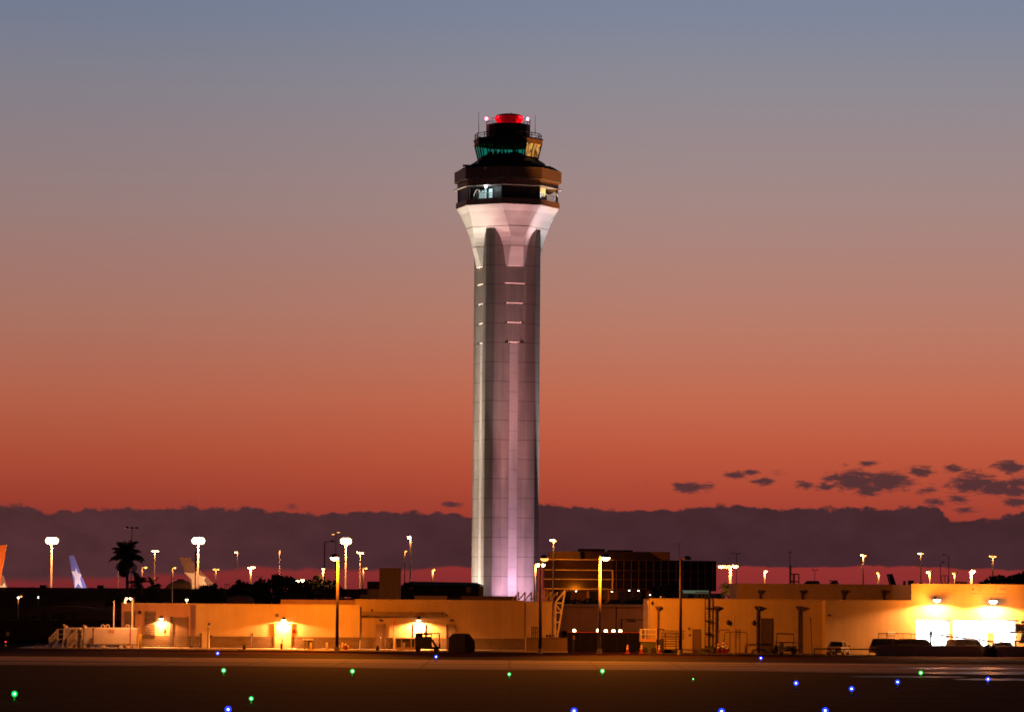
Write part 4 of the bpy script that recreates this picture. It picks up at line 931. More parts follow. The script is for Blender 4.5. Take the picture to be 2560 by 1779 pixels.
# upper set-back parapet and right-hand part
BD = YF + 1.2
xb0, xb1 = X(889, BD), X(1390, BD); zB = Z(1090, 1500.5, BD)
t = thing('workshop_building', 'dim orange workshop with slatted canopy in front of the tower', 'building', ((xb0 + xb1) / 2, BD, 0)); B = t
xc = X(1314, BD)
mb = MB(); mb.box(xb0, xc, BD, BD + 18, 0, zB); mb.build('wall', 'stucco_dull', t)
mb = MB(); mb.box(xc + .02, xb1, BD - .3, BD + 14, 0, zB - .06); lab(mb.build('wall', 'stucco_grey', t), 'greyer right-hand wall')
mb = MB(); mb.box(xb0, xc, BD - .1, BD + .02, 0, Z(1100, 1594, BD)); mb.build('stone_base', 'stone', t)
mb = MB(); mb.box(X(702, 396), xb0 + .2, 396, 400, 0, Z(800, 1498.5, 396)); lab(mb.build('rear_wall', 'stucco_pink', t), 'set-back pinkish upper wall above the left roof')
mb = MB(); mb.box(xb0 - .05, xc, BD - .08, BD + .1, zB + .005, zB + .1); mb.build('parapet_cap', 'stucco_dull', t)
mb = MB(); p = rect(892, 1528, 1108, 1538, BD)
for i in range(4):
    z = p[2] + (p[3] - p[2]) * (i + .5) / 4; mb.box(p[0], p[1], BD - .75 + .1 * i, BD - .3 + .1 * i, z - .05, z + .03)
for i in range(9):
    x = p[0] + (p[1] - p[0]) * i / 8; mb.box(x - .03, x + .03, BD - .7, BD - .01, p[2] - .02, p[3] + .02)
mb.build('slatted_canopy', 'louver', t)
for a_, b_, c_, e_ in ((941, 1560.5, 962, 1625), (1116.5, 1561, 1138, 1625), (1035, 1560, 1061, 1625)):
    mb = MB(); p = rect(a_, b_, c_, e_, BD); mb.box(p[0], p[1], BD - .16, BD - .11, .1, p[3]); d_ = mb.build('door', 'door' if a_ != 1035 else 'door_light', t)
    mb = MB(); mb.box(p[0] - .07, p[0] - .005, BD - .2, BD, .1, p[3] + .07); mb.box(p[1] + .005, p[1] + .07, BD - .2, BD, .1, p[3] + .07); mb.box(p[0], p[1], BD - .2, BD, p[3] + .005, p[3] + .07); mb.build('door_frame', 'door', d_)
    mb = MB(); mb.ball((p[0] + (p[1] - p[0]) * .5, BD - .2, 1.35), .06, .05, .08, 8, 5); mb.build('handle', 'white', d_)
wall_lamp(1047, 1549, BD, 'wall lamp blazing under the slatted canopy', 9000, out=.7, angle=168, blend=.3, tilt=.3)
for px, lb in ((953, 'unlit dark wall lamp over the left brown door'), (1130, 'unlit dark wall lamp over the right brown door')):
    x, z = P(px, 1549.5, BD); o = thing('wall_lamp', lb, 'wall lamp', (x, BD, z), 'unlit wall lamps')
    mb = MB(); mb.ball((x, BD - .22, z), .27, .2, .1, 12, 5); mb.build('shade', 'dark_metal', o); mb = MB(); mb.box(x - .08, x + .08, BD - .1, BD - .005, z - .06, z + .1); mb.build('bracket', 'dark_metal', o)
mb = MB(); panel(mb, 928, 1521.5, 932.5, 1527.5, BD, .2, 0); tag(mb.build('alarm_box', 'dark_metal', loc=(X(930, BD), BD, Z(930, 1527, BD))), 'small dark box above the slatted canopy', 'alarm box')
mb = MB(); x = X(985.5, BD); mb.cyl((x, BD - .18, .12), (x, BD - .18, Z(985, 1543, BD)), .07, n=8); mb.ball((x, BD - .18, Z(985, 1556, BD)), .1, .1, .12, 8, 5); tag(mb.build('standpipe', 'orange', loc=(x, BD - .18, 0)), 'orange-lit vertical standpipe left of the canopy lamp', 'pipe')
mb = MB(); mb.box(x - .3, x - .12, BD - .4, BD - .12, .1, Z(983, 1608, BD)); tag(mb.build('gas_bottle', 'dark_metal', loc=(x - .2, BD, 0)), 'small dark block at the standpipe foot', 'block')
o = thing('cooling_unit', 'framed cooling unit with dark opening behind a bollard', 'cooling unit', (X(1012, 384), 384, 0))
mb = MB(); p = rect(990, 1593.5, 1038, 1625, 384); mb.box(p[0], p[1], 383.3, 384.6, p[3] - .12, p[3]); mb.box(p[0], p[1], 383.3, 384.6, .12, .35)
for q in (0, .3, .8, 1): mb.box(p[0] + (p[1] - p[0]) * q - .07, p[0] + (p[1] - p[0]) * q + .07, 383.3, 384.6, .3, p[3] - .1)
mb.build('frame', 'stucco_dull', o); mb = MB(); mb.box(p[0] + .1, p[1] - .1, 383.6, 384.5, .36, p[3] - .13); mb.build('coil', 'door_dark', o)
o = thing('utility_cart', 'dark covered utility cart with open right side', 'utility cart', (X(1068, 375), 375, 0))
mb = MB(); panel(mb, 1037.5, 1584, 1080, 1626, 375, 0, 1.6, zb=.35)
mb.v = mb.v; 
mb2 = MB(); p = rect(1037.5, 1583.5, 1080, 1626, 375); w0 = rect(1057, 1586.3, 1078, 1590.6, 375)
mb2.box(p[0], p[1], 375, 375.06, .35, w0[2]); mb2.box(p[0], w0[0], 375, 375.06, w0[2], p[3]); mb2.box(w0[1], p[1], 375, 375.06, w0[2], p[3]); mb2.box(w0[0], w0[1], 375, 375.06, w0[3], p[3])
mb2.box(p[0], p[0] + .05, 375.06, 376.5, .35, p[3]); mb2.build('body', 'tarp', o)
mb = MB(); q = rect(1035, 1581, 1101, 1584, 375); mb.loft([[(q[0], 374.9, q[2]), (q[1], 374.9, q[2] + .04), (q[1], 376.6, q[2] + .04), (q[0], 376.6, q[2])], [(q[0] + .4, 374.9, q[3]), (q[1] - .2, 374.9, q[3]), (q[1] - .2, 376.6, q[3]), (q[0] + .4, 376.6, q[3])]]); mb.build('roof', 'tarp', o)
for px in (1099, ):
    for y in (375.05, 376.5):
        mb = MB(); mb.cyl((X(px, 375), y, .35), (X(px, 375), y, q[2]), .05, n=6); mb.build('post', 'tankpaint', o)
mb = MB(); mb.box(X(1080, 375), X(1101, 375), 375.1, 376.5, .3, .55); mb.build('deck', 'tarp', o)
mb = MB(); s = rect(1087, 1609, 1101, 1617, 375); i_ = rect(1091.5, 1611, 1098, 1615.5, 375); mb.box(s[0], i_[0], 374.9, 375.0, s[2], s[3]); mb.box(i_[1], s[1], 374.9, 375, s[2], s[3]); mb.box(i_[0], i_[1], 374.9, 375, s[2], i_[2]); mb.box(i_[0], i_[1], 374.9, 375, i_[3], s[3]); mb.build('mirror_frame', 'rubber', o)
mb = MB(); mb.tube([(X(1082, 375), 375.3, Z(1082, 1598, 375)), (X(1090, 375), 375.2, Z(1090, 1616, 375)), (X(1098, 375), 375.2, .5)], .12); mb.build('steering_column', 'tarp', o)
for px in (1046, 1092):
    for y in (375.1, 376.4):
        mb = MB(); mb.cyl((X(px, 375), y - .1, .28), (X(px, 375), y + .1, .28), .28, n=14); mb.build('wheel', 'rubber', o)
o = thing('covered_container', 'dark tarp-covered container with a chamfered right end', 'container', (X(1155, 376), 376, 0))
zz = lambda r: Z(1160, r, 376); xx = lambda q: X(q, 376)
mb = MB(); mb.prism_y([(xx(1122), 0), (xx(1163), 0), (xx(1163), zz(1582)), (xx(1133), zz(1583)), (xx(1123), zz(1592))], 374.5, 377.5); mb.build('body', 'tarp', o, bevel=.05)
mb = MB(); mb.prism_y([(xx(1163.2), 0), (xx(1186), 0), (xx(1189), .5), (xx(1188), zz(1602)), (xx(1174), zz(1583)), (xx(1163.2), zz(1582.5))], 374.8, 377.4); mb.build('end_cover', 'rubber', o, bevel=.05)

# roof-top / behind things in front of the tower
o = thing('chimney_block', 'square tan concrete block rising over the workshop roof', 'chimney', (X(974, 440), 440, 0))
mb = MB(); p = rect(948, 1421, 1000, 1500, 440); mb.box(p[0], p[1], 440, 444, 0, p[3]); mb.build('body', 'chimney', o, bevel=.05)
mb = MB(); mb.box(p[0] - .05, p[1] + .05, 439.95, 444.05, p[3] + .005, p[3] + .12); mb.build('cap', 'chimney', o)
o = thing('roof_shed', 'small dark boxy roof shed left of the tan chimney block', 'shed', (X(932, 460), 460, 0))
mb = MB(); p = rect(918, 1452.5, 948, 1472, 460); mb.box(p[0], p[1], 460, 463, p[2], p[3]); mb.build('body', 'roofdark', o); mb = MB(); mb.box(p[0] + .1, p[1] - .1, 460.2, 463, 0, p[2] - .01); mb.build('base', 'chimney', o)
o = thing('low_shed', 'low dark sloped-roof shed behind the workshop parapet', 'shed', (X(860, 480), 480, 0))
mb = MB(); zt = Z(870, 1471.5, 480); mb.prism_y([(X(800, 480), zt - 1.0), (X(815, 480), zt), (X(918, 480), zt), (X(918, 480), zt - 1.2)], 480, 486); mb.build('roof', 'roofdark', o)
mb = MB(); mb.box(X(806, 480), X(917, 480), 480.5, 485.5, 0, zt - 1.25); mb.build('wall', 'walldark', o)
mb = MB(); mb.box(X(901, 479), X(919, 479), 478.5, 480.3, 0, Z(910, 1485, 479)); mb.build('lit_pier', 'chimney', o)
o = thing('hip_roof_building', 'dark hip-roofed building left of the tower foot', 'building', (X(1115, 540), 540, 0))
p = rect(1030, 1453, 1198, 1490, 540); ze = Z(1200, 1463, 540)
mb = MB(); mb.loft([[(p[0] - 1, 539, ze), (X(1211, 540), 539, ze), (X(1211, 540), 556, ze), (p[0] - 1, 556, ze)], [(p[0] - .5, 543, p[3]), (p[1] - .4, 543, p[3] - .1), (p[1] - .4, 552, p[3] - .1), (p[0] - .5, 552, p[3])]]); mb.build('roof', 'roofdark', o)
mb = MB(); mb.box(p[0], X(1197, 540), 540, 555, 0, ze - .02); mb.build('wall', 'roofdark', o)
mb = MB(); mb.box(X(1197.2, 540), X(1207, 540), 541, 554, 0, ze - .05); lab(mb.build('end_wall', 'chimney', o), 'tan lit end wall')
for a_ in (1081, 1165):
    mb = MB(); panel(mb, a_, 1466, a_ + 12, 1480, 540, .06, -.01); mb.build('window', 'office_glass', o)
for k, (a_, b_, c_, D, l_) in enumerate(((1036, 1117, 1488.5, 420, 'low tan parapet strip behind the workshop roof at left'), (1152, 1292, 1489.5, 430, 'low brown parapet strip at the tower foot'))):
    mb = MB(); mb.box(X(a_, D), X(b_, D), D, D + 3, 0, Z((a_ + b_) / 2, c_, D)); tag(mb.build('parapet_wall', 'chimney' if k == 0 else 'walldark', loc=(X((a_ + b_) / 2, D), D, 0)), l_, 'wall')
mb = MB(); x, z = P(1136, 1490, 415); mb.ball((x, 415, z - .6), 1.0, 1.2, .62, 14, 6, 0, 90); mb.cyl((x, 415, 0), (x, 415, z - .6), .95, n=14); tag(mb.build('roof_vent', 'roofdark', loc=(x, 415, 0), smooth=True), 'low dark domed vent on the workshop roof', 'vent')
# steel truss screen
o = thing('steel_truss', 'pale zigzag steel truss along the workshop roof corner', 'steel truss', (X(1350, 390), 390, 0))
zb_ = Z(1340, 1500, 390)
for i in range(8):
    px = 1280 + 16.1 * i; y = 392 - i * .5
    mb = MB(); a_ = (X(px, y), y, zb_); b_ = (X(px + 17, y), y, Z(px + 17, 1478.5, y)); c_ = (X(px + 15, y), y, zb_); d_ = (X(px + 14, y), y, Z(px + 15, 1486, y))
    mb.tube([a_, b_, c_], .075); mb.tube([d_, (X(px + 16.5, y), y, Z(px + 16, 1486, y))], .05)
    mb.build('truss_frame', 'stucco_grey', o)
y = 386; q = lambda a, b: (X(a, y, b), y, Z(a, b, y))
mb = MB(); mb.tube([q(1390, 1503), q(1412.5, 1475)], .1); mb.tube([q(1412.5, 1475), q(1393.5, 1592)], .1); mb.tube([q(1389.5, 1503), q(1388.5, 1592)], .08)
for a_, b_ in ((1406, 1506.5), (1402.5, 1530.5), (1398.5, 1554.5), (1396, 1578)): mb.tube([q(1389, b_), q(a_, b_)], .08)
mb.tube([q(1389, 1510), q(1402.5, 1527)], .08); mb.build('ladder_frame', 'tankpaint', o)
mb = MB(); mb.box(X(1282, 388), X(1392, 388), 388, 394, zB - .02, zB + .05); mb.build('base_beam', 'stucco_grey', o)
o = thing('low_wall', 'low block wall enclosure at the workshop corner', 'wall', (X(1366, 380), 380, 0))
mb = MB(); p = rect(1313, 1594.5, 1418, 1634, 380); mb.box(p[0], p[1], 380, 380.3, 0, p[3]); mb.box(p[1] - .3, p[1], 380.3, 386, 0, p[3] - .01); mb.build('body', 'block', o)
mb = MB(); mb.box(p[0] - .03, p[1] + .03, 379.95, 380.33, p[3] + .003, p[3] + .07); mb.build('coping', 'block', o)
mb = MB(); x = X(1314.5, 379.7); mb.cyl((x, 379.7, .12), (x, 379.7, Z(1314, 1592, 379.7)), .05, n=8); tag(mb.build('drain_pipe', 'white', loc=(x, 379.7, 0)), 'thin pale pipe at the left end of the low block wall', 'pipe')
for k, px in enumerate((1332, 1341)):
    mb = MB(); q = lambda a, b: (X(a, 383, b), 383, Z(a, b, 383))
    mb.tube([q(px - 2.3, 1598), q(px - 2.3, 1566.5), q(px + 2.3, 1566.5), q(px + 2.3, 1598)], .05)
    for b_ in (1580, 1594): mb.tube([q(px - 2.3, b_), q(px + 2.3, b_)], .04)
    mb.tube([q(px - 2.3, 1598), (X(px - 2.3, 383), 383, .1)], .05); mb.tube([q(px + 2.3, 1598), (X(px + 2.3, 383), 383, .1)], .05)
    tag(mb.build('grab_rail', 'dark_metal', loc=(X(px, 383), 383, 0)), ('left' if k == 0 else 'right') + ' one of two dark grab rails over the low block wall', 'grab rail', 'grab rails over the low block wall')
for k, px in enumerate((1367.5, 1375)):
    mb = MB(); x, z = P(px, 1588, 382); mb.cyl((x, 382, .1), (x, 382, z), .06, n=6); mb.ball((x, 382, z), .16, .12, .14, 8, 5); tag(mb.build('valve_head', 'dark_metal', loc=(x, 382, 0)), ('left taller' if k == 0 else 'right smaller') + ' dark valve head over the low block wall', 'valve')

# ------------------------------------------------------------------ gap: screen fence, warehouse, floodlights, office
o = thing('screen_fence', 'black screened gate fence between the two buildings', 'fence', (X(1510, 394), 394, 0))
mb = MB(); panel(mb, 1418, 1580.5, 1602, 1640, 394, .08, zb=0); mb.build('screen', 'mesh', o)
mb = MB(); p = rect(1418, 1579.5, 1602, 1640, 394); mb.tube([(p[0], 393.85, p[3]), (p[1], 393.85, p[3])], .05); mb.build('top_rail', 'orange', o)
for i in range(7):
    mb = MB(); x = p[0] + (p[1] - p[0]) * i / 6; mb.cyl((x, 393.8, 0), (x, 393.8, p[3]), .06, n=6); mb.build('post', 'dark_metal', o)
o = thing('marker_post', 'slim dark post with a dull reddish plate by the black fence', 'post', (X(1434, 380), 380, 0))
mb = MB(); mb.cyl((X(1434, 380), 380, 0), (X(1434, 380), 380, Z(1434, 1598, 380)), .09, n=8); mb.build('post', 'rubber', o); mb = MB(); panel(mb, 1432.5, 1588, 1437, 1597.5, 380, .06); mb.build('plate', 'door', o)
WD = 450
o = thing('warehouse', 'dim brown flat warehouse behind the black fence', 'building', (X(1520, WD), WD, 0))
p = rect(1395, 1516, 1628, 1568, WD); mb = MB(); mb.box(p[0], p[1], WD, WD + 22, p[2], p[3]); mb.build('wall', 'stucco_pink', o)
mb = MB(); mb.box(p[0] - .3, p[1] + .3, WD - .4, WD + 22, p[3] + .01, p[3] + .3); mb.build('parapet', 'stucco_dull', o)
mb = MB(); mb.box(p[0], p[1], WD - .3, WD + .3, Z(1510, 1577, WD), p[2] - .005); mb.build('beam', 'stucco_dull', o)
mb = MB(); mb.box(p[0], p[1], WD + 8, WD + 20, 0, p[2] - .02); mb.build('rear_wall', 'door', o)
for px in (1402, 1470, 1541, 1618):
    mb = MB(); x = X(px, WD); mb.box(x - .25, x + .25, WD - .2, WD + .25, 0, Z(px, 1577.5, WD)); mb.build('column', 'door_dark', o)
for k, (px, py) in enumerate(((1495, 1575), (1514.5, 1576.5), (1533.5, 1576.5), (1550.5, 1576.5), (1435.5, 1575.5))):
    x, z = P(px, py, 396); f = thing('yard_floodlight', ['first and smallest floodlight in the row above the black fence', 'second floodlight in the row above the black fence', 'third floodlight in the row above the black fence', 'last floodlight in the row above the black fence', 'separate floodlight at the left end of the black fence'][k], 'floodlight', (x, 396, 0), 'yard floodlights over the black fence')
    mb = MB(); mb.cyl((x, 396, 0), (x, 396, z - .2), .05, n=6); mb.build('post', 'dark_metal', f)
    mb = MB(); mb.box(x - .25, x + .25, 395.95, 396.2, z - .2, z + .2); mb.build('housing', 'dark_metal', f)
    mb = MB(); mb.ball((x, 395.9, z), .18, .08, .17, 12, 6); mb.build('lens', 'sod_e', f, smooth=True)
    light('flood_beam', 'SPOT', (x + .1, 395.5, z + .05), 260, SOD, f, .15, (x + .6, 391, z - 3), 120, .6)
    light('flood_spill', 'POINT', (x, 399, z + .1), 90, SOD, f, .2)
for k, (a_, b_, lb) in enumerate(((1541, 1515, 'thin dark pole in front of the dim warehouse'), (1617, 1515, 'dark pole at the corner of the pale ladder wall'))):
    mb = MB(); D = 430 if k == 0 else 398; x = X(a_, D); mb.cyl((x, D, 0), (x, D, Z(a_, b_, D)), .09 if k == 0 else .13, n=8); tag(mb.build('utility_pole', 'wood_pole', loc=(x, D, 0)), lb, 'pole')
o = thing('sign_gantry', 'dark road sign hung on an arm before the dim warehouse', 'sign', (X(1554, 425), 425, 0))
q = lambda a, b: (X(a, 425, b), 425, Z(a, b, 425))
mb = MB(); mb.tube([(X(1553.5, 425), 425, 0), q(1554, 1545)], .1); mb.build('post', 'wood_pole', o); mb = MB(); mb.tube([q(1554, 1547.5), q(1618, 1549)], .05); mb.build('arm', 'wood_pole', o)
for r0, r1 in ((1546, 1549.8), (1550.6, 1554.5)):
    mb = MB(); panel(mb, 1566.5 + (r0 > 1548) * 1, r0, 1588.5, r1, 424.9, .06); mb.build('sign_plate', 'dark_metal', o)
mb = MB(); panel(mb, 1605, 1547, 1615, 1551, 424.9, .1); mb.build('small_sign', 'dark_metal', o)
OD = 1400
o = thing('office_building', 'dark glass office block with pale ledges and tan penthouse', 'building', (X(1560, OD), OD, 0))
xo0, xo1, xo2 = X(1360, OD), X(1531, OD), X(1800, OD); zo = Z(1440, 1397, OD)
zr2 = Z(1700, 1407.5, OD)
mb = MB(); mb.loft([[(xo0, OD, Z(1440, 1474, OD)), (xo1, OD, Z(1440, 1474, OD)), (xo2, OD + 26, Z(1440, 1474, OD)), (xo2, OD + 60, Z(1440, 1474, OD)), (xo0, OD + 60, Z(1440, 1474, OD))], [(xo0, OD, zo), (xo1, OD, zo), (xo2, OD + 26, zo), (xo2, OD + 60, zo), (xo0, OD + 60, zo)]]); mb.build('glass_body', 'office_glass', o)
mb = MB()
for row in (1398, 1424, 1447, 1471):
    z = Z(1440, row, OD); mb.loft([[(xo0, OD - .5, zz_), (xo1 + .3, OD - .5, zz_), (xo1 + .3, OD + .0, zz_), (xo0, OD + .0, zz_)] for zz_ in (z - .16, z + .16)])
mb.build('ledge', 'ledge', o)
mb = MB()
for row in (1398, 1424, 1447, 1471):
    z = Z(1440, row, OD); mb.loft([[(xo1 + .35, OD - .3, zz_), (xo2, OD + 25.7, zz_), (xo2, OD + 26.3, zz_), (xo1 + .35, OD + .4, zz_)] for zz_ in (z - .12, z + .12)])
lab(mb.build('ledge', 'walldark', o), 'dark ledges of the right wing')
mb = MB(); mb.box(xo1 - .3, xo1 + .25, OD - .3, OD + .2, Z(1531, 1471, OD), Z(1531, 1424, OD)); mb.build('corner_mullion', 'ledge', o)
mb = MB()
for i in range(14):
    f = (i + .5) / 14; x = xo1 + (xo2 - xo1) * f; y = OD + 26 * f; mb.box(x - .1, x + .1, y - .25, y + .1, Z(1440, 1471, OD), zo - .05)
mb.build('mullion', 'walldark', o)
p = rect(1372, 1377.5, 1451, 1396, OD + 8); mb = MB(); mb.box(p[0], p[1], OD + 8, OD + 30, zo, p[3]); mb.build('penthouse', 'chimney', o)
p = rect(1451.5, 1378, 1675, 1396, OD + 12); mb = MB(); mb.box(p[0], p[1], OD + 12, OD + 40, zo, p[3]); lab(mb.build('penthouse', 'walldark', o), 'dark right part of the penthouse')
for a_, b_, c_ in ((1446, 1512, 1371), (1520, 1582, 1374), (1652, 1674, 1381)):
    p = rect(a_, c_, b_, 1380, OD + 16); mb = MB(); mb.box(p[0], p[1], OD + 16, OD + 30, zo, p[3]); mb.build('roof_unit', 'roofdark', o)
mb = MB(); mb.box(xo0 + 1, xo2 - 2, OD + 27, OD + 58, 0, Z(1440, 1474.3, OD)); mb.build('ground_floor', 'walldark', o)
for i in range(9):
    mb = MB(); f = i / 8; x = xo0 + 1 + (xo2 - xo0 - 4) * f; mb.cyl((x, OD + 1 + (25 * max(0, (f - .4)) / .6), 0), (x, OD + 1 + (25 * max(0, (f - .4)) / .6), Z(1440, 1474.5, OD)), .5, n=8); mb.build('column', 'walldark', o)
light('penthouse_light', 'POINT', (X(1410, OD), OD - 6, zo + 3.5), 2600, SOD, o, .5)
light('ledge_light', 'POINT', (X(1440, OD), OD - 22, Z(1440, 1478, OD)), 22000, SOD, o, .5)
# parked and street clutter under the office: small lamps
for k, (px, py, e, lb) in enumerate(((1530, 1477, 'sod_e', 'warm lamp at the office corner foot'), (1573, 1474.5, 'white_e', 'first small white lamp under the office ledge'), (1596, 1474.5, 'white_e', 'second small white lamp under the office ledge'), (1632, 1475, 'white_e', 'third small white lamp under the office ledge'), (1625, 1485, 'cool_e', 'cool white lamp low under the office wing'), (1652, 1490, 'sod_dim', 'dim green-yellow lamp low beside the dark office tree'), (1699, 1477, 'sod_e', 'lamp left of the lit doorway under the office'), (1440, 1476, 'cool_e', 'faint bluish lamp under the office at left'))):
    lamp(px, py, 1300, [(0, 0, 1)], lb, 0, .08, .08, 'wood_pole', hw=.32, hh=.25, em=e, group='small lamps below the office block')
o = thing('lit_canopy', 'dim greenish lit canopy under the right office wing', 'canopy', (X(1740, 1280), 1280, 0))
mb = MB(); panel(mb, 1705, 1475, 1772, 1482, 1280, .3); mb.build('fascia', mat_emit('greenish lit panel', (.45, .65, .42), .16), o)
mb = MB(); panel(mb, 1700, 1482.2, 1812, 1492, 1282, .3, zb=0); mb.build('wall', 'stucco_pink', o)
for px in (1720, 1748, 1790):
    mb = MB(); panel(mb, px, 1484, px + 14, 1493, 1270, 1.5, zb=0); mb.build('pier', 'walldark', o)
for k, (a_, b_, r0) in enumerate(((1408, 1426, 1477.5), (1474, 1490, 1477), (1545, 1580, 1477), (1583, 1604, 1478))):
    mb = MB(); panel(mb, a_, r0, b_, r0 + 8, 1200, 1.8, zb=0); tag(mb.build('roadside_hut', 'stucco_pink', loc=(X(a_, 1200), 1200, 0)), ['small lit hut right of the tower below the office', 'second small lit hut below the office middle', 'wide low lit hut under the office corner', 'low lit hut left of the dark office tree'][k], 'hut', 'small huts below the office block')
o = thing('hedge', 'long dark hedge in front of the office block', 'hedge', (X(1500, 820), 820, 0)); mb = MB(); rn = random.Random(5)
for i in range(26):
    px = 1395 + i * 10; x, z = P(px, 1496 + rn.uniform(-3, 3), 820); leafcloud(mb, (x, 820, z * .5), 1.0, 1.2, z * .52, 130, .4, rn)
mb.build('foliage', 'leaf', o); mb = MB(); mb.box(X(1392, 820), X(1650, 820), 819.8, 820.4, 0, Z(1500, 1508, 820)); mb.build('stem_mass', 'leaf', o)

# ------------------------------------------------------------------ right buildings
CD = 384.0
t = thing('depot_building', 'long orange-brown depot with funnel-topped drainpipes', 'building', (X(1840, CD), CD, 0)); C = t
xc0, xc1 = X(1624, CD), X(2066, CD); zC = Z(1845, 1498.5, CD)
mb = MB(); mb.box(xc0, xc1, CD, CD + 18, 0, zC); mb.build('wall', 'stucco', t)
mb = MB(); mb.box(xc0 - .06, xc1, CD - .08, CD + .1, zC + .005, zC + .1); mb.build('parapet_cap', 'stucco', t)
UD = 400
p = rect(1842, 1459, 2282, 1505, UD); mb = MB(); mb.box(p[0], p[1], UD, UD + 14, 0, p[3]); lab(mb.build('upper_wall', 'stucco_dull', t), 'darker set-back upper storey')
def funnel(px, pt, pb, D, w, zb, m='dark_metal', label_=None):
    x = X(px, D); za = Z(px, pt, D); z2 = Z(px, pt + 10, D); s = D / F
    mb = MB(); mb.loft([[(x - w * s, D - .5, za), (x + w * s, D - .5, za), (x + w * s, D - .01, za), (x - w * s, D - .01, za)], [(x - w * s, D - .5, za - .12), (x + w * s, D - .5, za - .12), (x + w * s, D - .01, za - .12), (x - w * s, D - .01, za - .12)],
             [(x - .13, D - .3, z2), (x + .13, D - .3, z2), (x + .13, D - .04, z2), (x - .13, D - .04, z2)]])
    mb.cyl((x, D - .16, zb), (x, D - .16, z2 + .05), .1, n=8)
    for i in range(3): mb.box(x - .16, x + .16, D - .26, D - .005, zb + (z2 - zb) * (.2 + .3 * i), zb + (z2 - zb) * (.2 + .3 * i) + .07)
    return mb.build('downpipe', m, t)
for px in (1645, 1790, 1893, 1997): funnel(px, 1514, 1633, CD, 7.5, .1, 'louver' if px == 1645 else 'door_dark')
for px in (1900, 2005, 2108, 2208): funnel(px, 1474, 1500, UD, 6, zC - .3, 'door_dark')
for a_, b_, c_, e_, m in ((1732.5, 1573.5, 1749.5, 1632, 'door'), (1904, 1546, 1929.5, 1634, 'door_dark')):
    mb = MB(); p = rect(a_, b_, c_, e_, CD); mb.box(p[0], p[1], CD - .05, CD - .005, .05, p[3]); d_ = mb.build('door', m, t)
    mb = MB(); mb.box(p[0] - .07, p[0] - .005, CD - .1, CD, .05, p[3] + .07); mb.box(p[1] + .005, p[1] + .07, CD - .1, CD, .05, p[3] + .07); mb.box(p[0], p[1], CD - .1, CD, p[3] + .005, p[3] + .07); mb.build('door_frame', m, d_)
sign('wall_sign', 'upper dark plate left of the brown depot door', 'louver', 1720, 1567, 1725.5, 1574, CD)
sign('wall_sign', 'lower reddish plate left of the brown depot door', 'door', 1721.5, 1583.5, 1727.5, 1589.5, CD)
o = thing('roof_ladder', 'tall dark fixed ladder climbing the depot wall', 'ladder', (X(1767, 383.5), 383.5, 0))
mb = MB(); xa, xb_ = X(1763, 383.5), X(1771.5, 383.5); zt = Z(1767, 1481, 383.5)
for x in (xa, xb_): mb.box(x - .045, x + .045, 383.4, 383.5, .05, zt)
mb.build('stile', 'dark_metal', o); mb = MB()
for i in range(22): mb.cyl((xa, 383.45, .3 + i * (zt - .4) / 22), (xb_, 383.45, .3 + i * (zt - .4) / 22), .028, n=5)
mb.build('rung', 'dark_metal', o); mb = MB()
for r_ in (1519, 1551, 1582.5, 1615): z = Z(1770, r_, 383.5); mb.box(xa, X(1778, 383.5), 383.5, 384.0, z - .04, z + .04)
mb.build('bracket', 'dark_metal', o); mb = MB(); z = Z(1755, 1479.5, 384); mb.tube([(X(1738, 384), 384, z), (X(1776, 384), 384, z + .02), (X(1776, 386), 386, z + .02)], .05); mb.tube([(X(1755, 384), 384, zC), (X(1755, 384), 384, z)], .05); mb.build('top_rail', 'dark_metal', o)
for k, (px, py) in enumerate(((1821, 1555), (1885, 1556))):
    x, z = P(px, py, CD); o = thing('wall_lamp', ['unlit dark oval wall lamp left of the tall dark depot door', 'unlit dark wall lamp beside the second depot drainpipe'][k], 'wall lamp', (x, CD, z), 'unlit wall lamps'); mb = MB(); mb.ball((x, CD - .15, z), .22, .15, .3, 10, 6); mb.build('shade', 'dark_metal', o); mb = MB(); mb.box(x - .3, x + .05, CD - .08, CD - .005, z - .03, z + .03); mb.build('bracket', 'dark_metal', o)
mb = MB(); x, z = P(1627.5, 1507, CD); mb.ball((x + .15, CD - .15, z), .12, .14, .2, 8, 5); mb.box(x + .1, x + .2, CD - .12, CD - .005, z, z + .3); tag(mb.build('security_camera', 'dark_metal', loc=(x, CD, z)), 'small dark camera at the pale top left depot corner', 'camera')
o = thing('conduit_stack', 'lit pipe elbow down the left edge of the depot', 'pipe', (X(1622, 386), 386, 0)); q = lambda a, b: (X(a, 386, b), 386, Z(a, b, 386)); mb = MB(); mb.tube([q(1626, 1500), q(1622, 1501), q(1619.5, 1505), q(1623, 1512), q(1623, 1560)], .11); mb.tube([q(1623, 1560), (X(1623, 386), 386, 0)], .11); mb.build('elbow_pipe', 'tankpaint', o)
# thin bare posts before the depot
for k, (px0, px1, pt, D, lb) in enumerate(((1836, 1835, 1541, 376, 'thin upright post with knob before the depot middle'), (2026.5, 2031, 1545, 374, 'thin leaning post with knob at the depot right end'), (2449.5, 2449.5, 1549, 382, 'thin dark post in front of the white bay doors'))):
    mb = MB(); b = (X(px1, D), D, 0); e = (X(px0, D, pt), D, Z(px0, pt, D)); mb.cyl(b, e, .055, .045, 8); mb.ball(e, .09, .09, .1, 8, 5); mb.ball(tuple(Vector(b).lerp(Vector(e), .72)), .085, .085, .06, 8, 5)
    tag(mb.build('thin_post', 'wood_pole' if k else 'stucco_pink', loc=b), lb, 'post')
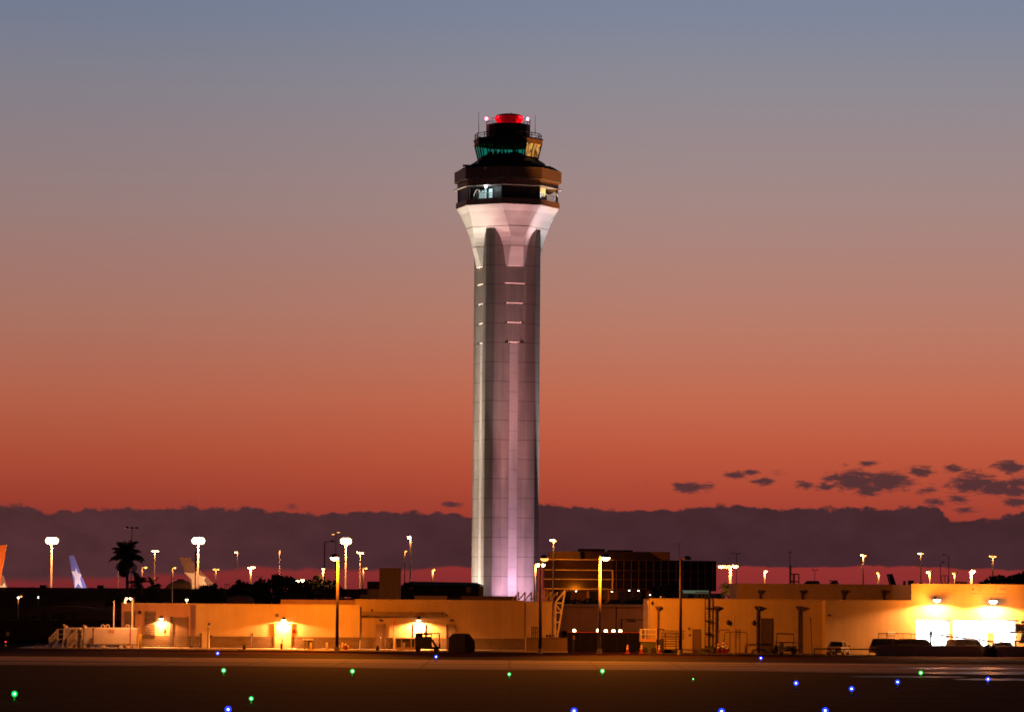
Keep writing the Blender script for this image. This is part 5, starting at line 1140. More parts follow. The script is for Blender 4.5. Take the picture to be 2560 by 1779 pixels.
# pipe arches
for k, (a_, b_, tp, D) in enumerate(((1796, 1825, 1573.5, 381), (1811, 1868, 1579, 382))):
    q = lambda u, v: (X(u, D, v), D, Z(u, v, D)); mb = MB(); mb.tube([(X(a_, D), D, .03), q(a_, tp + 6), q(a_ + 3, tp), q(b_ - 3, tp), q(b_, tp + 6), (X(b_, D), D, .03)], .06); tag(mb.build('pipe_arch', 'door', loc=(X(a_, D), D, 0)), ['narrower dark pipe arch left of the thin depot post', 'wider thin pipe arch behind the thin depot post'][k], 'pipe arch', 'pipe arches along the depot')
o = thing('rack_ladder', 'short dark ladder rack right of the thin depot post', 'rack', (X(1845, 381), 381, 0)); mb = MB(); xa, xb_ = X(1840, 381), X(1850, 381); zt = Z(1845, 1572, 381)
for x in (xa, xb_): mb.box(x - .05, x + .05, 380.9, 381, .03, zt)
mb.build('upright', 'door_dark', o); mb = MB()
for i in range(6): mb.box(xa, xb_, 380.93, 380.97, zt - .1 - i * .16, zt - .05 - i * .16)
mb.build('rung', 'door_dark', o)
o = thing('pipe_table', 'dark pipe-framed work bench before the depot wall', 'work bench', (X(1962, 379), 379, 0)); q = lambda u, v: (X(u, 379, v), 379, Z(u, v, 379)); mb = MB()
mb.tube([(X(1941.5, 379), 379, .05), q(1941.5, 1582.5), q(1985, 1584), (X(1985, 379), 379, .05)], .07); mb.build('frame', 'door_dark', o); mb = MB(); mb.box(X(1938, 379), X(1990, 379), 378.6, 379.4, Z(1960, 1606, 379), Z(1960, 1603.5, 379)); mb.build('top', 'dark_metal', o)
o = thing('pallet_trailer', 'low dark trailer loaded with lumps under the bench', 'trailer', (X(1955, 377), 377, 0)); mb = MB(); mb.box(X(1930, 377), X(1995, 377), 376.3, 377.7, .35, .55); mb.build('bed', 'dark_metal', o)
for px, w, h in ((1938, .35, .5), (1955, .4, .75), (1975, .5, .4), (1988, .3, .45)):
    mb = MB(); mb.ball((X(px, 377), 377, .55 + h * .4), w, .4, h * .6, 10, 6); mb.build('load', 'tarp', o, smooth=True)
for px in (1938, 1985):
    for y in (376.4, 377.6): mb = MB(); mb.cyl((X(px, 377), y - .08, .26), (X(px, 377), y + .08, .26), .26, n=12); mb.build('wheel', 'rubber', o)
o = thing('striped_drum', 'dark upright drum with an orange stripe before the bench', 'drum', (X(1954, 374), 374, 0)); mb = MB(); x = X(1954.5, 374); zt = Z(1954, 1617, 374); mb.lathe([(.3, 0), (.26, .3), (.24, zt - .2), (.18, zt)], (x, 374, 0), 14); mb.build('body', 'rubber', o, smooth=True); mb = MB(); mb.box(x - .06, x + .03, 373.68, 373.74, .22, zt - .12); mb.build('stripe', 'orange', o)
# lift cart with guard rail
o = thing('access_platform', 'olive wheeled access platform with pale guard rail', 'access platform', (X(1622, 379), 379, 0)); q = lambda u, v, y=379: (X(u, y, v), y, Z(u, v, y))
mb = MB(); mb.prism_y([q(1601, 1604)[::2], q(1640, 1604)[::2], q(1638, 1626)[::2], q(1608, 1628)[::2], q(1602, 1614)[::2]], 378.4, 380); mb.build('body', 'green', o, bevel=.04)
mb = MB(); mb.box(X(1600, 379), X(1641, 379), 378.3, 380.1, Z(1620, 1603, 379), Z(1620, 1595.5, 379)); mb.build('deck', 'stucco_pink', o)
mb = MB()
for y in (378.4, 380):
    mb.tube([q(1600.5, 1572.5, y), q(1641, 1572.5, y)], .04); mb.tube([q(1600.5, 1584.5, y), q(1641, 1584.5, y)], .03)
    for px in (1600.5, 1604, 1614, 1640.5): mb.tube([q(px, 1596, y), q(px, 1572.5, y)], .035)
mb.build('guard_rail', 'white', o)
mb = MB(); mb.prism_y([q(1641.5, 1598)[::2], q(1659, 1596)[::2], q(1660, 1632)[::2], q(1644, 1632)[::2]], 378.6, 380); mb.build('engine_box', 'tarp', o, bevel=.05)
mb = MB(); mb.tube([q(1644, 1598), q(1644, 1572), q(1656, 1571.5), q(1661, 1575)], .06); mb.build('exhaust_pipe', 'dark_metal', o)
for px in (1612, 1634, 1652):
    for y in (378.35, 380): mb = MB(); mb.cyl((X(px, 379), y - .12, .33), (X(px, 379), y + .12, .33), .33, n=14); mb.build('wheel', 'rubber', o)
o = thing('pipe_rack', 'rack of long horizontal pipes before the depot', 'pipe rack', (X(1682, 381), 381, 0)); rn = random.Random(2)
for i, r_ in enumerate((1576, 1580.5, 1584, 1588.5, 1592, 1596, 1602, 1608, 1614)):
    mb = MB(); a_ = 1652 if i < 6 else 1660; b_ = 1711 if i < 6 else 1700; z = Z(1680, r_, 381); mb.cyl((X(a_, 381), 381 + rn.uniform(-.3, .3), z), (X(b_ + rn.uniform(-2, 2), 381), 381, z), .045 + .02 * (i % 2), n=6); mb.build('pipe', 'louver' if i % 2 else 'door_dark', o)
for px in (1664, 1691):
    mb = MB(); mb.box(X(px, 381) - .05, X(px, 381) + .05, 381.1, 381.2, .03, Z(px, 1580, 381)); mb.build('upright', 'door_dark', o)
mb = MB(); mb.box(X(1658, 381), X(1700, 381), 380.4, 381.8, .03, Z(1680, 1622, 381)); mb.build('base', 'rubber', o)
# traffic cones
def cone(label, px, py, D, h, group, m='orange'):
    x = X(px, D); t = thing('traffic_cone', label, 'traffic cone', (x, D, 0), group); s = h
    mb = MB(); mb.box(x - .24 * s, x + .24 * s, D - .24 * s, D + .24 * s, 0, .05 * s); mb.build('base', m, t)
    mb = MB(); mb.lathe([(.19 * s, .05 * s), (.05 * s, s)], (x, D, 0), 14); mb.build('body', m, t, smooth=True)
    for a_, b_ in ((.45, .6), (.72, .86)):
        ra = .19 - .14 * (a_ - .05) / .95 + .012; rb = .19 - .14 * (b_ - .05) / .95 + .012; mb = MB(); mb.lathe([(ra * s, a_ * s), (rb * s, b_ * s)], (x, D, 0), 14); mb.build('reflective_band', 'white', t, smooth=True)
    return t
CG = 'traffic cones by the fence'
c0 = cone('orange cone alone in front of the black fence', 1569.5, 1633, 377, .95, CG)
for px, lb in ((1604.5, 'orange cone in front of the left corner of the olive platform'), (1649, 'orange cone in front of the olive platform engine end')):
    c = copy_tree(c0); c.location.x = X(px, 377); c['label'] = lb; c['wloc'] = tuple(c.location)
CG2 = 'stored dark cones by the depot ladder'
c1 = cone('tallest red stored cone with pale top by the depot wall', 1809, 1630, 381, 1.45, CG2, 'red')
for px, k, lb in ((1797, 1.4, 'leftmost tall red stored cone right of the depot ladder'), (1816.5, 1.25, 'slightly shorter red stored cone left of the thin depot post')):
    c = copy_tree(c1); c.location.x = X(px, 381); c.scale = (k / 1.45 * .9,) * 3; c['label'] = lb
o = thing('junk_pile', 'dark low heap of stored gear at the depot ladder foot', 'heap', (X(1790, 381), 381.6, 0)); mb = MB(); rn = random.Random(8)
for i in range(16): px = rn.uniform(1772, 1822); mb.ball((X(px, 381), 381.8 + rn.uniform(-.4, .4), rn.uniform(.15, .45)), rn.uniform(.2, .45), .3, rn.uniform(.2, .5), 8, 5)
mb.build('sacks', 'tarp', o); mb = MB(); mb.ball((X(1758, 382), 382, .1), .7, .5, .45, 10, 5, 0, 90); lab(mb.build('mound', 'tarp', o), 'separate small mound left of the ladder')
# bright right building
ED = 380.0
t = thing('fire_station', 'bright orange-lit building with white glowing garage bays', 'building', (X(2330, ED), ED, 0)); E_ = t
xe0, xe1, xe2 = X(2064, ED), X(2278.5, ED), X(2700, ED); ze1 = Z(2170, 1501, ED); ze2 = Z(2420, 1461.5, ED)
bays = [(2291, 1549, 2375), (2383, 1550, 2541.5)]
br = [rect(a_, b_, c_, 1640, ED) for a_, b_, c_ in bays]
ztop = br[0][3]; zt2 = br[1][3]
mb = MB(); mb.box(xe0, xe1, ED, ED + 20, 0, ze1); mb.build('wall', 'stucco', t)
mb = MB(); mb.box(xe1 + .005, br[0][0], ED, ED + .4, 0, ze2); mb.box(br[0][1], br[1][0], ED, ED + .4, 0, ze2); mb.box(br[1][1], xe2, ED, ED + .4, 0, ze2)
mb.box(br[0][0], br[0][1], ED, ED + .4, ztop, ze2); mb.box(br[1][0], br[1][1], ED, ED + .4, zt2, ze2); mb.box(xe1 + .005, xe2, ED + .41, ED + 20, ztop + .6, ze2 - .01); lab(mb.build('wall', 'stucco', t), 'tall right-hand wall with bay openings')
mb = MB(); mb.box(xe1, xe2, ED - .08, ED + .12, ze2 + .005, ze2 + .1); mb.box(xe0 - .06, xe1 - .01, ED - .08, ED + .12, ze1 + .005, ze1 + .1); mb.build('parapet_cap', 'stucco', t)
for k, b_ in enumerate(br):
    mb = MB(); mb.box(b_[0], b_[1], ED + 7.9, ED + 8, 0, b_[3]); by = mb.build('bay_interior', 'bay', t); lab(by, ['left glowing garage bay', 'wide glowing garage bay at right'][k])
    mb = MB(); mb.box(b_[0] - .2, b_[0], ED + .41, ED + 8, 0, b_[3] + .5); mb.box(b_[1], b_[1] + .2, ED + .41, ED + 8, 0, b_[3] + .5); mb.box(b_[0], b_[1], ED + .41, ED + 7.9, b_[3] + .02, b_[3] + .3); mb.build('bay_lining', 'white', t)
    mb = MB(); mb.box(b_[0] - .08, b_[1] + .08, ED - .06, ED - .003, b_[3] + .0, b_[3] + .1); mb.build('bay_frame', 'red', t)
for px in (2422, 2449):
    mb = MB(); x = X(px, ED); mb.box(x - .05, x + .05, ED + .1, ED + .2, 0, zt2); mb.build('bay_mullion', 'grey_metal' if px == 2422 else 'red', t)
x = X(2478, ED); mb = MB(); mb.box(x - .35, x + .35, ED + .3, ED + .6, 0, 2.6); mb.build('bay_pillar', 'stucco', t)
light('bay_glow', 'AREA', (X(2333, ED), ED + 4, ztop - .3), 500, (.95, .97, 1), t, 1); light('bay_glow', 'AREA', (X(2462, ED), ED + 4, ztop - .3), 900, (.95, .97, 1), t, 1)
wall_lamp(2338, 1498, ED, 'blazing arm lamp over the left garage bay', 9000, 'garage bay lamps', out=1.5, w=.5, angle=168, blend=.2, tilt=.1, e='white_e', col=(1, .34, .09))
wall_lamp(2478, 1501, ED, 'blazing arm lamp over the wide garage bay', 11000, 'garage bay lamps', out=1.5, w=.55, angle=168, blend=.2, tilt=.1, e='white_e', col=(1, .34, .09))
for px, pw_ in ((2338, 2300), (2478, 2000)):
    x, z = P(px, 1499, ED); light('wall_wash', 'POINT', (x - .2, ED - 2.3, z - .1), pw_, (1, .25, .02), E_, .25)
mb = MB(); x, z = P(2073, 1537, ED); mb.ball((x, ED - .3, z), .2, .2, .12, 10, 6); mb.box(x - .04, x + .04, ED - .3, ED - .005, z - .03, z + .03); tag(mb.build('security_camera', 'dark_metal', loc=(x, ED, z)), 'dark camera high on the left of the bright wall', 'camera')
sign('wall_sign', 'pale lit double plate above the railing on the bright wall', 'white', 2220, 1577.5, 2238, 1586, ED)
# banner
o = thing('banner', 'faded pink banner with red lettering on the bright wall', 'banner', (X(2471, ED), ED, Z(2471, 1487, ED)))
p = rect(2425, 1463, 2518.5, 1487, ED); mb = MB(); mb.box(p[0], p[1], ED - .05, ED - .01, p[2], p[3]); mb.build('cloth', 'banner', o)
def text(body, px, py, size, D, parent, m, align='CENTER'):
    cu = bpy.data.curves.new('lettering', 'FONT'); cu.body = body; cu.size = size; cu.align_x = align; cu.align_y = 'CENTER'; cu.extrude = .004
    cu.materials.append(M_[m]); tmp = bpy.data.objects.new('tmp', cu); me = tmp.to_mesh().copy(); tmp.to_mesh_clear(); bpy.data.objects.remove(tmp); me.name = 'lettering'; ob = bpy.data.objects.new('lettering', me); COL.objects.link(ob); x, z = P(px, py, D)
    ob.parent = parent; ob.location = Vector((x, D, z)) - Vector(parent['wloc']); ob.rotation_euler = (math.pi / 2, 0, 0); return ob
text('MIAMI DADE', 2467, 1467.8, .40, ED - .06, o, 'bannerink'); text('FIRE RESCUE', 2467, 1475.5, .40, ED - .06, o, 'bannerink'); text('AIRPORT FIRE RESCUE DIVISION', 2471, 1483.3, .26, ED - .06, o, 'bannerink')
text('MIA', 2507, 1472, .42, ED - .06, o, 'bannerink2')
mb = MB(); x, z = P(2432, 1471.5, ED); mb.lathe([(.10, 0), (.14, .0)], (0, 0, 0), 4); mb = MB(); mb.prism_y([(x + .16 * math.sin(i * math.pi / 4) * (1 if i % 2 == 0 else .6), z + .16 * math.cos(i * math.pi / 4) * (1 if i % 2 == 0 else .6)) for i in range(8)], ED - .065, ED - .052); mb.build('emblem', 'bannerink2', o)
# forecourt wall, rails, barrier
KD = 374.0
o = thing('forecourt_wall', 'long low dark concrete wall in front of the garage bays', 'wall', (X(2390, KD), KD, 0))
p = rect(2192, 1613, 2700, 1645, KD); mb = MB(); mb.box(p[0], p[1], KD, KD + .3, 0, Z(2390, 1614.5, KD)); mb.build('body', 'stucco_grey', o); mb = MB(); mb.box(p[0] - .03, p[1], KD - .04, KD + .34, Z(2390, 1614.4, KD), Z(2390, 1613, KD)); mb.build('coping', 'stucco_grey', o)
zk = Z(2390, 1613, KD)
def railing(label, a_, b_, top_, D, nb, zb, m='dark_metal', r=.03):
    o = thing('railing', label, 'railing', (X((a_ + b_) / 2, D), D, zb), 'railings by the garage bays'); mb = MB()
    xa, xb_ = X(a_, D), X(b_, D); za = Z(a_, top_, D) ; zb_ = Z(b_, top_ + (b_ - a_) * .0079, D)
    mb.tube([(xa, D, za), (xb_, D, zb_)], r * 1.3); mb.tube([(xa, D, zb + .12), (xb_, D, zb + .12)], r); mb.build('handrail', m, o); mb = MB()
    for i in range(nb + 1): x = xa + (xb_ - xa) * i / nb; mb.cyl((x, D, zb), (x, D, za), r * (1.2 if i % 6 == 0 else .45), n=5)
    mb.build('baluster', m, o)
railing('dark vertical-bar railing on the left end of the forecourt wall', 2196, 2278, 1582, KD + .15, 24, zk + .0)
railing('thin dark railing across the white garage bays', 2278, 2412, 1584, KD + 1.2, 18, 0.02)
railing('thin dark railing right of the thin bay post', 2450, 2540, 1587.5, KD + 1.2, 12, 0.02)
o = thing('barrier_gate', 'double-bar barrier arm sloping down across the white bays', 'barrier', (X(2327, 376.5), 376.5, 0)); q = lambda u, v, y=376.4: (X(u, y, v), y, Z(u, v, y))
mb = MB(); mb.cyl((X(2327, 376.5), 376.5, 0), q(2327, 1583, 376.5), .1, n=8); mb.build('post', 'dark_metal', o); mb = MB(); panel(mb, 2324, 1575.5, 2330.5, 1587, 376.4, .18); mb.build('motor_box', 'dark_metal', o)
mb = MB(); mb.tube([q(2317, 1584), q(2330, 1584.5), q(2530, 1607)], .06); mb.tube([q(2317, 1589), q(2440, 1597), q(2525, 1613)], .045)
mb.build('boom', 'dark_metal', o); mb = MB()
for i in range(8): u = 2345 + i * 24; f = (u - 2330) / 200; mb.tube([q(u, 1584.5 + 22.5 * f), q(u, 1591 + 20 * f)], .03)
mb.build('hanger', 'dark_metal', o)
o = thing('pipe_fence', 'low dark pipe rail in front of the silver sedan', 'fence', (X(2115, 372), 372, 0)); mb = MB(); z = Z(2115, 1621.5, 372); mb.tube([(X(2035, 372), 372, z), (X(2193, 372), 372, z)], .07); mb.build('rail', 'dark_metal', o)
for px in (2036, 2077, 2091, 2173, 2191): mb = MB(); mb.cyl((X(px, 372), 372, 0), (X(px, 372), 372, z), .05 if px != 2091 else .1, n=8); mb.build('post', 'dark_metal', o)
tree('low dark bush growing at the forecourt wall right end', 373, [(2467, 1628, 9), (2476, 1622, 11), (2486, 1630, 9), (2466, 1638, 8), (2482, 1640, 10)], 2.5, .13, name='bush', cat='bush', seed=31)
# right edge gantry
o = thing('pipe_platform', 'orange-lit raised platform with upright pipes at the right edge', 'platform', (X(2550, 376), 376, 0)); q = lambda u, v, y=376: (X(u, y, v), y, Z(u, v, y))
mb = MB(); mb.box(X(2524, 376), X(2620, 376), 375.5, 377, Z(2560, 1581, 376), Z(2560, 1577.5, 376)); mb.build('deck', 'dark_metal', o)
for i, px in enumerate((2540, 2544, 2548, 2553, 2558, 2564)): mb = MB(); mb.cyl(q(px, 1577), q(px, 1559 if i > 2 else 1558), .13, n=10); mb.build('upright_pipe', 'tankpaint', o)
mb = MB(); mb.box(X(2552, 376), X(2580, 376), 375.6, 376.6, Z(2560, 1557.5, 376), Z(2560, 1551, 376)); mb.build('top_box', 'stucco_pink', o)
mb = MB(); mb.prism_y([q(2556, 1581.5)[::2], q(2600, 1581.5)[::2], q(2600, 1607)[::2], q(2548, 1607)[::2], q(2551, 1598)[::2]], 375.8, 376.8); mb.build('support', 'stucco', o)
mb = MB(); mb.box(X(2536, 376), X(2620, 376), 375.4, 377.2, Z(2560, 1603, 376), Z(2560, 1600, 376)); mb.build('lower_deck', 'dark_metal', o)
for px in (2538, 2574): mb = MB(); mb.box(X(px, 376) - .1, X(px, 376) + .1, 375.9, 376.3, 0, Z(2560, 1600, 376)); mb.build('leg', 'tankpaint', o)
# cars
def car(label, px, D, rot, m, kind='sedan', lift=0, rear_glow=False, name='parked_car', group='cars by the garage bays'):
    x = X(px, D); t = thing(name, label, 'car', (x, D, lift), group); t.rotation_euler = (0, 0, rot)
    Ln = {'sedan': 4.6, 'suv': 4.8, 'van': 5.2}[kind]; Wd = {'sedan': .9, 'suv': .96, 'van': 1.0}[kind]; bh = {'sedan': .88, 'suv': 1.05, 'van': 1.1}[kind]; rh = {'sedan': 1.44, 'suv': 1.78, 'van': 2.05}[kind]
    def ring(y, w, zb, zt): return [(x - w * .93, D + y, lift + zb), (x - w, D + y, lift + (zb + zt) * .5), (x - w * .9, D + y, lift + zt), (x - w * .5, D + y, lift + zt + .04), (x + w * .5, D + y, lift + zt + .04), (x + w * .9, D + y, lift + zt), (x + w, D + y, lift + (zb + zt) * .5), (x + w * .93, D + y, lift + zb)]
    h = Ln / 2; front = {'sedan': .72, 'suv': .92, 'van': 1.0}[kind]; rear = {'sedan': .9, 'suv': 1.03, 'van': 1.1}[kind]
    mb = MB(); mb.loft([ring(-h, Wd * .82, .42, rear * .86), ring(-h + .12, Wd * .93, .3, rear), ring(-h + .8, Wd, .24, bh), ring(0, Wd, .24, bh), ring(h - 1.2, Wd, .24, bh * .98), ring(h - .35, Wd * .95, .26, front), ring(h, Wd * .8, .36, front * .8)])
    mb.build('body', m, t, smooth=True)
    if kind == 'sedan': ys = [(-h + .75, bh), (-h + 1.35, rh - .04), (-.1, rh), (.55, rh - .05), (1.25, bh)]
    elif kind == 'suv': ys = [(-h + .15, bh), (-h + .4, rh - .05), (0, rh), (.8, rh - .06), (1.45, bh)]
    else: ys = [(-h + .05, bh), (-h + .12, rh - .05), (.5, rh), (1.3, rh - .08), (2.0, bh)]
    mb = MB(); rg = []
    for y, z in ys:
        w = Wd * (.88 if z == bh else .72); rg.append([(x - Wd * .9, D + y, lift + bh - .02), (x - w, D + y, lift + z), (x - w * .6, D + y, lift + z + .02), (x + w * .6, D + y, lift + z + .02), (x + w, D + y, lift + z), (x + Wd * .9, D + y, lift + bh - .02)])
    mb.loft(rg); mb.build('windows', 'car_glass', t)
    y0, y1 = ys[1][0], ys[-2][0]
    mb = MB(); mb.loft([[(x - Wd * .73, D + y, lift + z), (x - Wd * .6, D + y, lift + z + .05), (x + Wd * .6, D + y, lift + z + .05), (x + Wd * .73, D + y, lift + z)] for y, z in ((y0, rh - .045), ((y0 + y1) / 2, rh), (y1, rh - .06))]); mb.build('roof', m, t, smooth=True)
    for s in (-1, 1):
        for y, ya in ((ys[0][0], ys[1][0]), (.1, .1), (ys[-1][0], ys[-2][0])): mb = MB(); mb.cyl((x + s * Wd * .9, D + y, lift + bh), (x + s * Wd * .74, D + ya, lift + rh - .05), .05, n=5); mb.build('pillar', m, t)
    for s in (-1, 1):
        for y in (-h + .95, h - .95):
            mb = MB(); mb.cyl((x + s * (Wd - .2), D + y, lift + .33), (x + s * (Wd + .02), D + y, lift + .33), .33, n=18); wh = mb.build('wheel', 'rubber', t)
            mb = MB(); mb.cyl((x + s * (Wd + .0), D + y, lift + .33), (x + s * (Wd + .035), D + y, lift + .33), .2, n=14); mb.build('rim', 'grey_metal', wh)
        mb = MB(); mb.box(x + s * Wd * .66 - .2, x + s * Wd * .66 + .2, D - h - .01, D - h + .1, lift + rear * .72, lift + rear * .9); mb.build('tail_light', 'tail', t)
        mb = MB(); mb.box(x + s * Wd * .62 - .2, x + s * Wd * .62 + .2, D + h - .14, D + h + .0, lift + front * .68, lift + front * .84); mb.build('headlight', 'white', t)
        mb = MB(); mb.ball((x + s * (Wd + .1), D + .95, lift + bh + .08), .12, .07, .09, 8, 5); mb.build('mirror', 'car_dark', t)
    mb = MB(); mb.box(x - .26, x + .26, D - h - .02, D - h + .06, lift + .5, lift + .62); mb.build('number_plate', 'white', t)
    return t
car('silver sedan parked with its rear to the low pipe rail', 2096, 377.5, R(-17), 'car_silver')
car('pale van behind the left railing on the forecourt', 2229, 377.0, R(-96), 'car_brown', 'suv')
car('dark van parked nose right before the white bay', 2296, 376.8, R(-90), 'car_dark', 'suv')
car('dark car in front of the bay pillar seen from behind', 2418, 377.2, R(-60), 'car_dark', 'suv')
car('low dark sedan at the right end behind the forecourt wall', 2508, 377, R(-88), 'car_dark')
# small tail and roof clutter over the right roofs
o = thing('airliner_tail', 'small dark swept airliner tail over the right rear roof', 'airplane tail', (X(2228, 800), 800, 0), 'parked airliner tails'); q = lambda u, v: P(u, v, 800)
mb = MB(); mb.prism_y([q(2216.5, 1434), (q(2231, 1433.5)), q(2241, 1462), q(2223, 1462)], 799.8, 800.2); mb.build('fin', 'roofdark', o); mb = MB(); mb.prism_y([q(2219, 1435), q(2222, 1435), q(2227, 1461), q(2224, 1461)], 799.75, 799.8); mb.build('stripe', 'fin_white', o)
z_ = Z(2230, 1462, 800); mb = MB(); mb.loft([[(X(px, 800), 800 + r * math.cos(a), z_ - 1.9 + r * math.sin(a)) for a in [i * math.pi / 6 for i in range(12)]] for px, r in ((2205, .5), (2225, 1.4), (2250, 1.8), (2300, 1.9))]); mb.build('fuselage', 'roofdark', o)
o = thing('hangar_roof', 'dark flat hat-shaped roof top over the right rear roof', 'roof', (X(2033, 760), 760, 0)); mb = MB(); mb.prism_y([P(2013, 1458, 760), P(2020, 1451, 760), P(2046, 1451, 760), P(2051, 1458, 760)], 760, 764); mb.build('top', 'roofdark', o); mb = MB(); mb.box(X(2014, 760), X(2050, 760), 760.5, 763.5, 0, Z(2032, 1458.2, 760)); mb.build('body', 'roofdark', o)
o = thing('hangar_roof', 'dark flat roof top left of the thick blazing post', 'roof', (X(2404, 760), 760, 0)); mb = MB(); mb.prism_y([P(2386, 1461, 760), P(2392, 1453, 760), P(2416, 1454, 760), P(2422, 1461, 760)], 760, 764); mb.build('top', 'roofdark', o); mb = MB(); mb.box(X(2387, 760), X(2421, 760), 760.5, 763.5, 0, Z(2404, 1461.2, 760)); mb.build('body', 'roofdark', o)
for k, (a_, b_, c_) in enumerate(((2259, 2264, 1451), (2271, 2285, 1450))):
    mb = MB(); p = rect(a_, c_, b_, 1460, 402); mb.box(p[0], p[1], 402, 402.6, zC, p[3]); tag(mb.build('roof_unit', 'roofdark', loc=(X(a_, 402), 402, zC)), ['narrow dark unit on the right rear roof', 'wider dark unit at the right rear roof corner'][k], 'roof unit')
for k, (a_, b_, c_, D) in enumerate(((1976, 1997, 1434, 402), (2354, 2370, 1438, 640), (562, 573, 1459, 760))):
    q = lambda u, v: (X(u, D, v), D, Z(u, v, D)); mb = MB(); mb.tube([(X(a_, D), D, 0), q(a_, c_), q(b_, c_ + .3), (X(b_, D), D, 0)], .07 if k == 0 else .06); m_ = (a_ + b_) / 2 - (2 if k == 0 else 0); mb.tube([(X(m_, D), D, 0), q(m_, c_)], .14 if k == 0 else .06); mb.tube([q(a_, c_ + 19), q(b_, c_ + 19)], .06)
    if k == 0:
        mb.tube([(X(a_, D), D, 0), q(a_ - .3, 1412)], .13)
        for i in range(14): mb.tube([q(a_, 1452 + i * 4), q(m_, 1450 + i * 4)], .03, 4)
    tag(mb.build('antenna_frame', 'dark_metal', loc=(X(a_, D), D, 0)), ['dark lattice ladder frame on the right rear roof', 'small dark frame between the two dark masts', 'small square frame on the concourse roof'][k], 'antenna frame', 'dark frames on the roofs')

# ------------------------------------------------------------------ tanks, stairs, bollards
def tank(label, px0, px1, D):
    p = rect(px0, 1568, px1, 1615.5, D); x0, x1 = p[0], p[1]; zt = p[3]; t = thing('fuel_tank', label, 'fuel tank', ((x0 + x1) / 2, D, 0), 'fuel tanks at the left building')
    mb = MB(); mb.box(x0, x1, D - .0, D + 2.4, .42, zt); mb.build('body', 'tankpaint', t, bevel=.14)
    for f in (.02, .36, .68, .94):
        mb = MB(); x = x0 + (x1 - x0) * f; mb.box(x - .02, x + .38, D + .05, D + 2.3, .13, .42); mb.build('foot', 'tankpaint', t)
    return t, x0, x1, zt
t, x0, x1, zt = tank('long pale fuel tank with vent pipes beside the louvred wall', 207, 343, 379.5)
mb = MB(); x = X(327, 379.5); mb.box(x - .05, x + .05, 379.46, 379.52, .42, zt + .01); x = X(235, 379.5); mb.box(x - .035, x + .035, 379.46, 379.52, .42, zt + .01); mb.build('strap', 'red', t)
mb = MB(); mb.cyl((X(285, 380.5), 380.5, zt), (X(285, 380.5), 380.5, Z(285, 1501, 380.5)), .065, n=8); mb.build('vent_pipe', 'tankpaint', t)
mb = MB(); mb.cyl((X(331, 380.5), 380.5, zt), (X(331, 380.5), 380.5, Z(331, 1499, 380.5)), .065, n=8); mb.cyl((X(331, 380.5), 380.5, zt), (X(331, 380.5), 380.5, zt + .3), .12, n=8); mb.build('vent_pipe', 'tankpaint', t)
q = lambda u, v, y=380.3: (X(u, y, v), y, Z(u, v, y))
for u in (253, 265, 315): mb = MB(); mb.tube([q(u, 1570), q(u, 1563), q(u + 3, 1560.5), q(u + 8, 1562), q(u + 8, 1570)], .05); mb.build('pipe_bend', 'tankpaint', t)
mb = MB(); mb.cyl(q(212, 1569), q(212, 1564), .25, n=12); mb.cyl(q(209, 1563.5), q(209, 1561), .15, n=10); mb.build('hatch', 'tankpaint', t)
mb = MB(); panel(mb, 271, 1573, 286, 1581, 379.5, .03, -.005); mb.build('notice_plate', 'stucco_pink', t)
mb = MB(); panel(mb, 229, 1593.5, 235, 1612, 379.5, .25, -.01); mb.build('pump_box', 'door', t)
t2, y0, y1, zt2_ = tank('shorter pale fuel tank behind the left stair', 157, 200, 381)
mb = MB(); mb.cyl((X(165, 382), 382, zt2_), (X(165, 382), 382, zt2_ + .2), .25, n=12); mb.cyl((X(160, 382), 382, zt2_ + .2), (X(160, 382), 382, zt2_ + .35), .14, n=10); mb.build('hatch', 'tankpaint', t2)
def stair(label, pxl, pxr, D):
    t = thing('tank_stair', label, 'stair', (X((pxl + pxr) / 2, D), D, 0), 'stairs up the fuel tanks'); x0, x1 = X(pxl, D), X(pxr, D); n = 7; zt = Z(pxr, 1596, D) ; dx = (x1 - x0) * .55 / n
    mb = MB()
    for i in range(n): mb.box(x0 + dx * i, x0 + dx * (i + 1.5), D - .75, D - .05, .2 + (zt - .2) * i / n, .25 + (zt - .2) * i / n)
    mb.build('tread', 'tankpaint', t)
    for y in (D - .78, D - .02):
        mb = MB(); mb.loft([[(x0 - .05, y - .03, .13), (x0 + .3, y - .03, .13), (x0 + .3, y + .03, .13), (x0 - .05, y + .03, .13)], [(x0 + dx * n, y - .03, zt), (x0 + dx * n + .35, y - .03, zt), (x0 + dx * n + .35, y + .03, zt), (x0 + dx * n, y + .03, zt)]]); mb.build('stringer', 'tankpaint', t)
        mb = MB(); mb.tube([(x0 - .05, y, .13), (x0 - .05, y, 1.15), (x0 + dx * n, y, zt + 1.05), (x1, y, zt + 1.05), (x1, y, zt)], .04); mb.tube([(x0 - .05, y, .65), (x0 + dx * n, y, zt + .5), (x1, y, zt + .5)], .03)
        for i in range(1, 4): mb.tube([(x0 + dx * n * i / 4, y, .2 + zt * i / 4), (x0 + dx * n * i / 4, y, 1.1 + zt * i / 4)], .03)
        mb.tube([(x0 + dx * n, y, zt), (x0 + dx * n, y, zt + 1.05)], .04); mb.build('handrail', 'tankpaint', t)
    mb = MB(); mb.box(x0 + dx * n, x1, D - .75, D - .05, zt - .06, zt); mb.build('landing', 'tankpaint', t)
    for x in (x1 - .05, x1 - .6): mb = MB(); mb.box(x - .04, x + .04, D - .7, D - .62, .13, zt - .06); mb.build('leg', 'tankpaint', t)
stair('left steel stair at the far left end of the tanks', 128, 162, 380); stair('right steel stair between the two tanks', 174, 208, 378.6)
